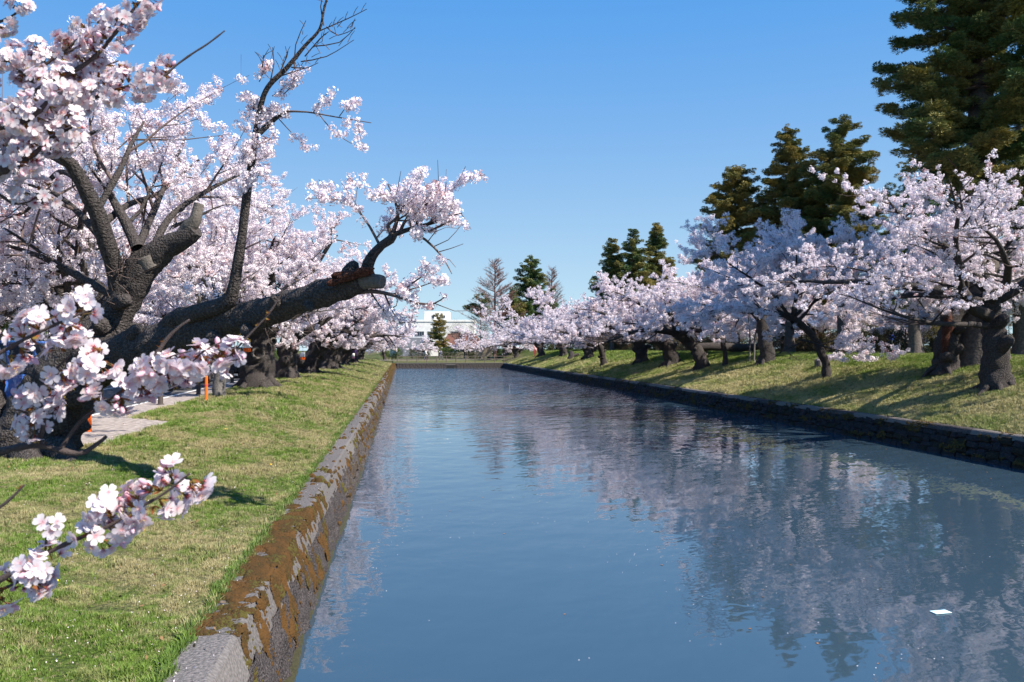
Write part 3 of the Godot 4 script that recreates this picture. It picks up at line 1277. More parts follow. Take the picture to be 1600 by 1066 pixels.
func make_hero_tree() -> void:
	var base := land(62, 716)
	var o := thing("cherry_tree", "massive old black barked cherry nearest on the left, one long limb over the water", "cherry tree", base)
	var T := new_tree(901, {"split": true, "size": 0.15, "bloom": 19.0, "kids": [2.0, 2.4, 3.0], "lens": [5.0, 1.6, 0.62, 0.34], "pink": 0.7, "bare": 0.12})
	var T0 := new_tree(902, {"split": true, "size": 0.15, "bloom": 16.0, "kids": [1.2, 2.2, 2.6], "pink": 0.6, "bare": 0.1})
	# trunk and root flare
	limb_part("trunk", [[45, 745, 14.2, 190], [50, 712, 14.2, 165], [62, 670, 14.15, 140], [85, 620, 14.1, 128], [112, 580, 14.0, 120], [140, 548, 13.9, 104], [165, 520, 13.9, 78], [178, 498, 13.9, 50]], M.bark, o, 30, 0.2)
	limb_part("trunk", [[-40, 730, 14.4, 90], [-25, 690, 14.4, 74], [-20, 620, 14.4, 62], [-35, 540, 14.5, 50], [-60, 460, 14.6, 40], [-110, 330, 14.8, 26]], M.bark, o, 20, 0.2)
	for q in [[[70, 690, 14.0, 70], [95, 712, 13.7, 60], [110, 728, 13.4, 34], [126, 738, 13.2, 12]], [[40, 700, 13.9, 70], [45, 728, 13.4, 60], [52, 748, 13.0, 40], [60, 760, 12.7, 14]], [[20, 700, 14.0, 70], [0, 730, 13.7, 54], [-20, 748, 13.3, 30]]]:
		limb_part("root", q, M.bark, o, 14, 0.28)
	# A: the great limb that reaches out over the wall
	limb_part("limb", [[120, 575, 13.9, 92], [165, 565, 13.6, 88], [220, 545, 13.2, 74], [275, 527, 12.8, 66], [330, 512, 12.4, 62], [390, 494, 12.0, 56], [450, 476, 11.5, 50], [510, 457, 11.1, 46], [550, 444, 10.9, 42], [568, 440, 10.8, 34]], M.bark, o, 26, 0.19)
	limb_part("dead_stub", [[560, 440, 10.85, 34], [578, 439, 10.75, 27], [592, 440, 10.7, 25], [598, 441, 10.68, 24]], M.cut_wood, o, 16, 0.16, "grey dead stub at the end of the limb")
	var sg := RandomNumberGenerator.new()
	sg.seed = 66
	for k in 9:
		var px := sg.randf_range(505, 560)
		var py := 452.0 - (px - 505.0) * 0.33 - 13.0 + sg.randf_range(-3, 9)
		var l := sg.randf_range(22, 46)
		var dd := 10.95 - (px - 505.0) * 0.003 - sg.randf_range(0.14, 0.24)
		limb_part("torn_bark", [[px, py, dd, 7], [px + l * 0.3, py - l * 0.1, dd, sg.randf_range(9, 14)], [px + l * 0.7, py - l * 0.2, dd - 0.02, sg.randf_range(7, 11)], [px + l, py - l * 0.2 + sg.randf_range(-5, 3), dd - 0.03, 2.5]], M.heartwood, o, 7, 0.5)
	limb_part("knob", [[538, 445, 10.9, 30], [546, 425, 10.9, 30], [554, 414, 10.9, 22], [557, 409, 10.9, 10]], M.bark, o, 14, 0.3)
	limb_part("branch", [[575, 436, 10.8, 30], [574, 418, 10.75, 22], [582, 400, 10.7, 17], [597, 383, 10.65, 15], [610, 374, 10.6, 17], [616, 364, 10.6, 14]], M.bark, o, 14, 0.14)
	for q in [[335, 520, 12.2, 34, 2, 14], [276, 508, 12.6, 30, -6, -14], [215, 525, 13.0, 36, -4, -12], [160, 512, 13.6, 34, -10, -8], [118, 612, 13.6, 50, 10, 6], [84, 655, 13.7, 56, -6, 4], [432, 475, 11.4, 24, -4, -9], [482, 472, 11.2, 22, 4, 10], [385, 512, 11.8, 26, 0, 12], [186, 470, 13.6, 30, 14, 2], [245, 548, 12.9, 30, 4, 12]]:
		limb_part("burl", [[q[0], q[1], q[2], q[3]], [q[0] + q[4] * 0.6, q[1] + q[5] * 0.6, q[2] - 0.1, q[3] * 0.95], [q[0] + q[4], q[1] + q[5], q[2] - 0.16, q[3] * 0.6], [q[0] + q[4] * 1.2, q[1] + q[5] * 1.2, q[2] - 0.18, q[3] * 0.2]], M.bark, o, 12, 0.45)
	# B: the sawn stub
	limb_part("limb", [[165, 535, 13.9, 66], [184, 490, 13.9, 52], [207, 448, 13.85, 58], [228, 412, 13.8, 58], [258, 388, 13.7, 44], [290, 370, 13.6, 36], [306, 358, 13.55, 30]], M.bark, o, 24, 0.17)
	limb_part("dead_stub", [[282, 364, 13.6, 20], [298, 352, 13.55, 27], [306, 340, 13.5, 22], [309, 326, 13.5, 19], [311, 318, 13.5, 18]], M.cut_wood, o, 16, 0.14, "weathered grey dead stub pointing upwards")
	var scar := put("sawn_scar", lathe_mesh([[0.2, -0.2], [0.20, -0.02], [0.175, 0.0], [0.1, 0.01], [0.0, 0.006]], 18), M.cut_wood, o)
	scar.position = spot(227, 399, 13.68) - o.position
	scar.basis = Basis(frame(Vector3(-0.42, 0.85, 0.32).normalized()).x, Vector3(-0.42, 0.85, 0.32).normalized(), -frame(Vector3(-0.42, 0.85, 0.32).normalized()).y)
	scar.set_meta("label", "pale round sawn scar")
	# C: the dark limb that rises to the left
	limb_part("limb", [[192, 475, 13.9, 44], [182, 430, 13.7, 34], [168, 385, 13.4, 31], [150, 330, 13.1, 29], [128, 285, 12.8, 26], [112, 258, 12.6, 24], [95, 243, 12.4, 18], [84, 236, 12.3, 10]], M.bark, o, 18, 0.14)
	# D: the upright limb against the sky
	limb_part("limb", [[258, 512, 12.9, 30], [280, 499, 12.6, 40], [318, 487, 12.2, 34], [350, 476, 12.0, 30], [362, 462, 11.9, 24], [370, 420, 11.8, 19], [379, 360, 11.7, 17], [386, 300, 11.6, 15], [396, 235, 11.5, 13], [405, 175, 11.4, 10], [418, 137, 11.3, 9.5], [448, 106, 11.25, 8], [476, 72, 11.2, 6.5], [499, 46, 11.15, 5], [506, 15, 11.1, 4.2], [516, -20, 11.1, 3.2]], M.bark, o, 16, 0.1)
	# what grows from them
	traced(T, [[405, 208, 11.4, 9], [430, 185, 11.4, 7.5], [447, 174, 11.35, 5]], 1, 0.9, 0.1)
	traced(T, [[447, 174, 11.35, 4], [480, 175, 11.3, 2.6], [520, 182, 11.2, 2], [580, 192, 11.1, 1.3]], 2, 0.35, 0.8, true)
	for q in [[[498, 178, 11.3, 2], [520, 205, 11.2, 1.7], [545, 222, 11.1, 1.3], [562, 231, 11, 1]], [[490, 174, 11.3, 2], [502, 155, 11.3, 1.6], [520, 138, 11.3, 1.2]], [[530, 182, 11.2, 1.8], [540, 168, 11.1, 1.4], [552, 160, 11.1, 1]], [[436, 186, 11.4, 2], [460, 212, 11.5, 1.5], [482, 232, 11.5, 1]]]:
		traced(T, q, 3, 0.3, 0.0, true)
		var e: Array = q[q.size() - 1]
		for k in 4:
			var b := spot(lerpf(q[1][0], e[0], k / 3.0), lerpf(q[1][1], e[1], k / 3.0), e[2])
			bloom(T, b, b + Vector3(0.1, -0.04, 0.05), 13.0)
	for q in [[499, 48, 545, 28, 573, 14], [470, 96, 510, 88, 553, 62], [476, 88, 500, 60, 512, 50], [455, 105, 480, 106, 497, 98], [460, 108, 462, 70, 478, 32], [506, 40, 501, 10, 505, -12], [510, 42, 528, 55, 555, 44], [490, 72, 530, 66, 555, 42], [435, 118, 448, 88, 450, 80], [420, 135, 428, 100, 426, 74], [410, 105, 412, 88, 411, 86], [440, 118, 465, 110, 482, 105]]:
		traced(T, [[q[0], q[1], 11.2, 2.6], [q[2], q[3], 11.1, 1.9], [q[4], q[5], 11.0, 1.2]], 3, 0.3, 0.0, true)
		for k in 5:
			var t := 0.2 + 0.17 * k
			var a := Vector2(lerpf(q[0], q[4], t), lerpf(q[1], q[5], t))
			var dx: float = T.g.randf_range(-14, 16)
			var dy: float = T.g.randf_range(-20, -4)
			traced(T, [[a.x, a.y, 11.1, 1.3], [a.x + dx * 0.5, a.y + dy * 0.6, 11.1, 1.1], [a.x + dx, a.y + dy, 11.0, 0.8]], 3, 0.0, 0.0, true)
	for q in [[404, 150, 385, 190], [402, 215, 380, 245], [396, 240, 385, 230], [398, 225, 425, 215], [408, 165, 388, 150], [410, 170, 440, 168], [405, 128, 412, 104], [425, 150, 450, 128], [392, 262, 378, 290], [440, 150, 465, 118], [396, 250, 420, 240], [403, 190, 420, 176], [390, 290, 410, 262]]:
		traced(T, [[q[0], q[1], 11.4, 2.2], [(q[0] + q[2]) * 0.5, (q[1] + q[3]) * 0.5 + 4, 11.4, 1.6], [q[2], q[3], 11.35, 1]], 3)
		for k in 2:
			bloom(T, spot(q[2] - 8, q[3] + 6 * k, 11.4), spot(q[2] + 10, q[3] - 8 + 14 * k, 11.4), 16.0)
	# the flowering end of the great limb
	for q in [[[616, 366, 10.6, 9], [640, 358, 10.5, 7], [680, 347, 10.4, 5], [700, 338, 10.3, 3], [722, 333, 10.2, 1.5]], [[614, 364, 10.6, 8], [622, 340, 10.6, 5], [616, 310, 10.6, 4], [606, 288, 10.6, 2]], [[612, 372, 10.6, 7], [606, 352, 10.6, 6], [616, 344, 10.6, 4], [634, 318, 10.5, 3], [645, 295, 10.5, 2]], [[650, 356, 10.5, 5], [658, 325, 10.5, 4], [675, 310, 10.4, 3], [700, 300, 10.3, 1.5]], [[650, 355, 10.5, 5], [670, 362, 10.4, 4], [690, 352, 10.3, 3], [705, 345, 10.2, 1.5]], [[625, 362, 10.6, 6], [640, 335, 10.5, 4], [670, 318, 10.4, 3], [700, 300, 10.3, 1.5]], [[594, 385, 10.65, 5], [578, 355, 10.8, 4], [560, 330, 10.9, 3], [538, 312, 11.0, 1.5]]]:
		traced(T, q, 1, 0.05, 1.9)
	traced(T, [[640, 360, 10.5, 4], [665, 375, 10.4, 4], [690, 400, 10.3, 3], [706, 428, 10.2, 1.4]], 2, 0.2, 1.0, true)
	for q in [[676, 386, 700, 375, 722, 350], [684, 394, 705, 388, 724, 381], [692, 404, 702, 406, 712, 418], [668, 378, 680, 362, 695, 356]]:
		traced(T, [[q[0], q[1], 10.4, 2], [q[2], q[3], 10.3, 1.5], [q[4], q[5], 10.3, 1]], 3, 0, 0, true)
	# E: slender boughs under the limb's end
	traced(T, [[545, 460, 10.9, 7], [580, 455, 10.8, 7], [620, 463, 10.6, 5.5], [650, 474, 10.5, 4], [675, 476, 10.4, 3], [698, 462, 10.3, 1.4]], 1, 0.15, 1.15)
	traced(T, [[600, 458, 10.7, 4], [615, 490, 10.6, 3.4], [625, 505, 10.6, 2.4], [650, 503, 10.5, 1.2]], 2, 0.2, 1.0)
	traced(T, [[620, 463, 10.6, 4], [645, 442, 10.5, 3], [675, 422, 10.5, 1.6]], 2, 0.1, 1.3)
	traced(T0, [[350, 480, 12.1, 8], [338, 460, 12.3, 7], [330, 430, 12.6, 4]], 2, 0.3, 1.0)
	# F: boughs behind, to the left and above
	for q in [[[215, 388, 13.6, 20], [200, 355, 13.8, 16], [178, 315, 14.0, 12], [160, 280, 14.2, 8], [150, 235, 14.4, 4]], [[165, 380, 13.4, 14], [120, 330, 13.9, 10], [80, 300, 14.4, 7], [30, 285, 15, 3]], [[190, 470, 14, 15], [120, 430, 14.6, 12], [60, 400, 15.2, 8], [0, 380, 15.8, 4]], [[150, 330, 13.1, 12], [185, 270, 13.4, 9], [205, 225, 13.8, 6], [225, 190, 14.2, 3]], [[235, 400, 13.9, 14], [265, 340, 14.6, 10], [320, 300, 15.2, 7], [380, 270, 15.8, 3]], [[110, 260, 12.6, 12], [60, 235, 13.0, 9], [0, 215, 13.5, 6], [-60, 190, 14, 3]], [[100, 250, 12.5, 9], [130, 215, 12.8, 7], [175, 195, 13.2, 3]], [[210, 400, 14.0, 14], [240, 330, 15.0, 10], [270, 260, 16.0, 6], [290, 215, 16.6, 3]], [[160, 350, 13.6, 12], [200, 320, 14.6, 9], [250, 300, 15.6, 6], [310, 250, 16.4, 3]], [[130, 290, 13, 10], [90, 270, 14, 8], [40, 330, 15, 5], [0, 340, 15.6, 3]]]:
		traced(T0, q, 0, 0.15, 1.3)
	# fine bare shoots at the fork
	for k in 26:
		var a := Vector2(T.g.randf_range(165, 205), T.g.randf_range(395, 500))
		var dx: float = T.g.randf_range(-40, 45)
		var dy: float = T.g.randf_range(-45, 12)
		traced(T, [[a.x, a.y, 13.55, 2], [a.x + dx * 0.5, a.y + dy * 0.6, 13.45, 1.5], [a.x + dx, a.y + dy, 13.4, 0.9]], 3, 0, 0, true)
	finish_tree(T, o, M.bark, K.ball[0], "")
	finish_tree(T0, o, M.bark, K.ball[1], "")


func make_left_row() -> void:
	var g := "old cherries along the left bank"
	var over := Vector3(0.25, 0, 0.1)
	var rows := [
		["slender cherry rising from the pavement just behind the big black tree's trunk", Vector3(-7.7, 1.23, -19.8), 0.24, {"fork": 2.4, "crown": 4.8, "rooted": false, "limbs": 8, "rise": 0.9, "size": 0.14, "leaders": 3, "lean": Vector3(0.1, 0, 0)}],
		["slender young grey cherry beside the orange marker post on the left bank", land(343, 621), 0.2, {"fork": 2.5, "lean": Vector3(-0.05, 0, 0), "crown": 5.4, "bark": M.grey_bark, "rooted": false, "limbs": 7, "rise": 0.95, "size": 0.15, "leaders": 3}],
		["stout hollow cherry with open knotholes, first thick trunk beyond the young grey cherry", land(402, 606), 0.6, {"fork": 2.5, "lean": Vector3(0.05, 0, 0), "crown": 6.0, "limbs": 8, "rise": 0.9, "leaders": 3, "size": 0.17}],
		["twin stemmed cherry just beyond the hollow one on the left bank", land(447, 592), 0.5, {"fork": 2.3, "lean": Vector3(0.1, 0, 0), "crown": 5.2, "limbs": 6, "rise": 0.7}],
		["cherry leaning out with a sawn grey limb over the left lawn", land(480, 584), 0.6, {"fork": 2.0, "lean": Vector3(0.5, 0, 0), "crown": 5.2, "bias": Vector3(0.3, 0, 0.1), "limbs": 7, "rise": 0.5}],
		["broad burred cherry trunk, fifth of the left row", land(512, 577), 0.75, {"fork": 2.0, "lean": Vector3(0.3, 0, 0), "crown": 4.9, "bias": Vector3(0.1, 0, 0.1), "limbs": 7, "rise": 0.5}],
		["cherry sweeping low over the water near the far end of the left wall", land(532, 571), 0.6, {"fork": 2.0, "lean": Vector3(0.5, 0, 0), "crown": 4.7, "bias": Vector3(0.1, -0.1, 0.1), "limbs": 8, "rise": 0.42, "size": 0.22}],
		["cherry close to the far end of the left lawn, behind the low sweeping one", land(550, 567.5), 0.55, {"fork": 2.0, "lean": Vector3(0.4, 0, 0), "crown": 4.7, "bias": Vector3(0.1, -0.1, 0.1), "limbs": 8, "rise": 0.4, "size": 0.24, "most": 2, "bloom": 12.0}],
		["last cherry of the left row, its white crown hanging at the far corner", Vector3(-6.0, 1.35, -116.0), 0.5, {"fork": 1.9, "lean": Vector3(0.3, 0, 0), "crown": 4.4, "bias": Vector3(0.1, -0.1, 0), "limbs": 8, "rise": 0.4, "size": 0.26, "most": 2, "bloom": 12.0}],
	]
	for k in rows.size():
		var r: Array = rows[k]
		var opt: Dictionary = r[3]
		opt.r = r[2]
		opt.group = g
		var tree := cherry(r[0], r[1], 300 + k, opt)
		if k == 2:
			for q in [[403, 552, 1.0], [427, 533, 0.5]]:
				var front := spot(q[0], q[1], 1.0) - EYE
				var far: float = (r[1] - EYE).length() / front.length() - 0.62
				var at := EYE + front * far - tree.position
				var f := frame(-front.normalized())
				var hole := put("knothole", lathe_mesh([[0.30, -0.2], [0.28, 0.0], [0.23, 0.07], [0.17, 0.04], [0.14, -0.1], [0.0, -0.16]], 16), M.cut_wood, tree)
				hole.transform = Transform3D(Basis(f.x, f.z, -f.y).scaled(Vector3.ONE * q[2]), at)
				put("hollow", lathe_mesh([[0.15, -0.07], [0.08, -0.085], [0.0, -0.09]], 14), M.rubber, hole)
	# across the road
	var far := {"fork": 2.4, "crown": 5.4, "limbs": 7, "rise": 0.8, "leaders": 3, "size": 0.19, "r": 0.4, "bark": M.bark, "group": "cherries across the road", "lean": Vector3(0.1, 0, 0), "bloom": 12.0}
	cherry("cherry across the road behind the blue van", Vector3(-17.5, 1.25, -26.0), 341, far)
	cherry("cherry across the road behind the big tree's sawn stub", Vector3(-17.2, 1.3, -35.0), 342, far)
	cherry("cherry across the road, beyond the light blue car", Vector3(-17.4, 1.4, -46.0), 343, far)
	cherry("cherry across the road, farthest along the kerb", Vector3(-17.0, 1.4, -60.0), 344, far)


func make_right_row() -> void:
	var g := "old cherries along the right bank"
	var left := Vector3(-0.35, 0, 0)
	var rows := [
		["huge gnarled cherry with spreading roots nearest on the right bank", land(1560, 606), 0.46, {"fork": 2.9, "lean": Vector3(-0.12, 0, 0.0), "crown": 6.2, "limbs": 6, "rise": 0.42, "leaders": 0, "size": 0.165, "bias": Vector3(-0.2, 0, 0), "kids": [1.7, 2.2, 2.8], "clear": 2.4, "flat": 0.36, "bloom": 14.0, 
			"extra": [[Vector3(0.05, -0.9, 0), Vector3(-1, 0.1, 0.25), 0.11, 7.2], [Vector3(0, 0.2, 0), Vector3(-0.9, 0.52, 0.1), 0.19, 6.6], [Vector3(0, -0.3, 0), Vector3(-0.8, 0.3, -0.6), 0.1, 6.0], [Vector3(0, 0.0, 0), Vector3(0.8, 0.4, 0.3), 0.16, 5.0], [Vector3(0, 0.3, 0), Vector3(-0.35, 1.0, 0.1), 0.18, 3.4]]}],
		["slim cherry leaning left across the slope, second from the right", land(1292, 590), 0.2, {"fork": 2.7, "lean": Vector3(-0.62, 0, 0.1), "crown": 4.9, "limbs": 7, "rise": 0.6, "bias": Vector3(-0.1, 0, 0), "rooted": false, "clear": 1.2, "flat": 0.4, "bloom": 13.0, 
			"extra": [[Vector3(0, 0, 0), Vector3(-1, 0.25, 0.1), 0.13, 5.2], [Vector3(0.3, -1.2, 0), Vector3(-0.9, -0.18, 0.6), 0.05, 2.6], [Vector3(0.3, -1.0, 0), Vector3(0.9, -0.1, 0.8), 0.05, 2.8]]}],
		["broken hollow cherry trunk with red heartwood beside the great cedar", land(1476, 580), 0.46, {"fork": 2.4, "lean": Vector3(0.2, 0, 0), "crown": 4.4, "limbs": 5, "rise": 0.7}],
		["upright forked cherry on the crest of the right bank", land(1196, 567), 0.42, {"fork": 3.0, "lean": Vector3(-0.1, 0, 0), "crown": 5.0, "limbs": 6, "rise": 0.9}],
		["slim straight cherry between the leaning and the forked ones", land(1133, 572), 0.16, {"fork": 3.2, "lean": Vector3(-0.15, 0, 0), "crown": 3.8, "limbs": 6, "rise": 0.8, "rooted": false}],
		["thick cherry leaning left on the right slope, its long shadow below it", land(1098, 575), 0.46, {"fork": 2.2, "lean": Vector3(-0.75, 0, 0), "crown": 5.6, "limbs": 7, "rise": 0.75, "bias": left}],
		["burred cherry with a low sideways limb on the right slope", land(1050, 570), 0.55, {"fork": 2.0, "lean": Vector3(-0.45, 0, 0), "crown": 5.8, "limbs": 7, "rise": 0.7, "bias": left, "extra": [[Vector3(0.2, -0.8, 0), Vector3(-1, -0.1, 0.2), 0.18, 5.2]]}],
		["squat cherry behind the burred one on the right slope", land(1004, 567), 0.55, {"fork": 1.9, "lean": Vector3(-0.3, 0, 0), "crown": 5.8, "limbs": 7, "rise": 0.75, "bias": left}],
		["two stemmed thin cherry low on the right slope", land(944, 571), 0.3, {"fork": 2.0, "lean": Vector3(-0.35, 0, 0.2), "crown": 5.2, "limbs": 7, "rise": 0.5, "bias": Vector3(-0.5, 0, 0.1)}],
		["thick cherry with a limb bent to the left, middle of the far right bank", land(920, 560), 0.55, {"fork": 2.2, "lean": Vector3(-0.35, 0, 0), "crown": 6.2, "limbs": 8, "rise": 0.65, "bias": left, "size": 0.23}],
		["cherry on the far right bank, next past the bent one", land(881, 556.5), 0.5, {"fork": 2.0, "lean": Vector3(-0.4, 0, 0), "crown": 6.4, "limbs": 8, "rise": 0.55, "bias": Vector3(-0.5, -0.05, 0), "size": 0.25, "most": 2, "bloom": 12.0}],
		["pale crowned cherry by the far end of the right wall", land(846, 557), 0.5, {"fork": 2.0, "lean": Vector3(-0.3, 0, 0), "crown": 6.4, "limbs": 8, "rise": 0.5, "bias": Vector3(-0.5, -0.05, 0), "size": 0.27, "most": 2, "bloom": 12.0}],
		["last cherry of the right bank, beside the railing's end", Vector3(18.5, 1.3, -136.0), 0.5, {"fork": 2.0, "lean": Vector3(-0.3, 0, 0), "crown": 6.2, "limbs": 8, "rise": 0.5, "bias": Vector3(-0.5, 0, 0), "size": 0.28, "most": 2, "bloom": 12.0}],
	]
	for k in rows.size():
		var r: Array = rows[k]
		var opt: Dictionary = r[3]
		opt.r = r[2] * 0.86
		opt.bloom = opt.get("bloom", 15.0) * 0.78
		if k > 2:
			opt.lead = 0.55
			opt.leaders = 1
			opt.rise = opt.get("rise", 0.6) * 0.72
			opt.crown *= 0.94
		opt.group = g
		var tree := cherry(r[0], r[1], 400 + k, opt)
		if k == 2:
			var to_eye := ((EYE - tree.position) * Vector3(1, 0, 1)).normalized()
			var gash := Acc.new()
			var sm := smooth_path(PackedVector3Array([Vector3(-0.02, 0.55, 0), Vector3(0.05, 1.1, 0), Vector3(0.14, 1.7, 0), Vector3(0.2, 2.3, 0)]), PackedFloat32Array([0.07, 0.15, 0.17, 0.08]), 0.1)
			tube(gash, sm[0], sm[1], 12, 0.5, 4.0)
			var hw := put("heartwood", gash.mesh(), M.heartwood, tree)
			hw.position = to_eye * 0.40
			hw.set_meta("label", "dark red heartwood showing in the broken trunk")
	# a second row on the level ground behind
	var back := [
		["pale cherry behind the slim leaning one on the level ground", 34.0, -46.0], ["pale cherry behind the two cedar trunks", 33.0, -62.0], ["pale cherry behind the forked tree, second row", 31.0, -78.0],
		["pale cherry of the second row behind the fallen log", 30.0, -94.0], ["pale cherry of the second row beneath the three far cedars", 29.0, -112.0], ["pale cherry deep in the park behind the strollers", 48.0, -70.0],
		["pale cherry deep in the park past the brown hedge", 44.0, -92.0], ["pale cherry at the far right edge of the park", 46.0, -50.0],
	]
	for k in back.size():
		var b: Array = back[k]
		cherry(b[0], Vector3(b[1], ground(b[1], b[2]), b[2]), 450 + k, {"fork": 1.8, "crown": 5.4, "limbs": 8, "rise": 0.5, "size": 0.3, "most": 2, "bloom": 12.0, "r": 0.34, "rooted": false, "clear": 0.9, "group": "cherries of the second row"})


# ---------------------------------------------------------------- cedars and other trees

func cedar(label: String, base: Vector3, height: float, first: float, reach: float, r: float, sd: int, opts := {}) -> Node3D:
	var g := RandomNumberGenerator.new()
	g.seed = sd
	var o := thing("cedar_tree", label, "cedar", base, 0.0, opts.get("group", "tall cedars in the park"))
	var rust: float = opts.get("rust", 0.4)
	var size: float = opts.get("size", 0.5)
	var gap: float = opts.get("gap", 0.25)
	var trunk := Acc.new()
	var pts := PackedVector3Array()
	var rads := PackedFloat32Array()
	var sway := Vector3(g.randf_range(-0.3, 0.3), 0, g.randf_range(-0.3, 0.3))
	for k in 17:
		var t := k / 16.0
		pts.append(Vector3(0, height * t - 0.3, 0) + sway * sin(t * 3.0))
		rads.append(r * (1.0 - t * 0.96) * (1.0 + 0.5 * exp(-t * 30.0)))
	tube(trunk, pts, rads, 12, 0.06, 2.0)
	put("trunk", trunk.mesh(), M.cedar_bark, o)
	var wood := Acc.new()
	var cl := [Cloud.new(), Cloud.new(), Cloud.new()]
	var y := first
	var th := g.randf() * TAU
	while y < height * 0.985:
		var t := (y - first) / (height - first)
		var shape: float = pow(1.0 - t, opts.get("cone", 0.62)) * (0.75 + 0.25 * minf(1.0, t * 6.0))
		var n := 5 if t < 0.8 else 4
		for b in n:
			th += TAU / n + g.randf_range(-0.3, 0.3)
			if g.randf() < gap:
				continue
			var l := (reach * shape + 0.45) * g.randf_range(0.55, 1.12)
			var dir := Vector3(cos(th), 0, sin(th))
			var o0 := Vector3(0, y + g.randf_range(-0.2, 0.2), 0)
			var bp := PackedVector3Array([o0])
			var br := PackedFloat32Array([maxf(0.02, 0.022 * l + 0.01)])
			for s in 4:
				var q := (s + 1) / 4.0
				bp.append(o0 + dir * l * q + Vector3(0, l * (-0.34 * q + 0.36 * q * q) + 0.1 * l * t * q, 0) + Vector3(g.randf_range(-0.1, 0.1), 0, g.randf_range(-0.1, 0.1)))
				br.append(br[0] * (1.0 - 0.8 * q))
			tube(wood, bp, br, 4, 0.0, 1.0, false)
			var clumps := int(l / size * opts.get("dense", 2.3)) + 2
			var side := Vector3(-dir.z, 0, dir.x)
			for c in clumps:
				var q := 1.0 - pow(g.randf(), 1.15) * 0.86
				var f := q * 4.0
				var i := mini(int(f), 3)
				var p := bp[i].lerp(bp[i + 1], f - i) + side * g.randf_range(-1, 1) * (0.24 * l * q * (1.15 - q * 0.5) + 0.1) + Vector3(0, g.randf_range(-0.2, 0.35), 0) * size * 1.6
				var s := size * g.randf_range(0.55, 1.1) * (1.0 - 0.45 * t * t)
				var mix := clampf(rust + 0.9 * patches.get_noise_3d((p.x + base.x) * 0.8, (p.y) * 0.8, (p.z + base.z) * 0.8) + g.randf_range(-0.22, 0.22) + 0.15 * q, 0.0, 1.0)
				var col := lin(0.105, 0.175, 0.066).lerp(lin(0.38, 0.295, 0.09), mix)
				(cl[c % 3] as Cloud).put(Basis(Vector3.UP, g.randf() * TAU) * Basis(Vector3(g.randf_range(-1, 1), 0, g.randf_range(-1, 1)).normalized(), g.randf_range(0.0, 0.5)) * Basis.from_scale(Vector3(1.25, 0.62, 1.25)), s, p, col)
		y += lerpf(0.85, 0.42, t) * opts.get("whorl", 1.0)
	put("branches", wood.mesh(), M.twig, o)
	for k in 3:
		scatter("foliage", K.clumps[k], cl[k], o)
	return o


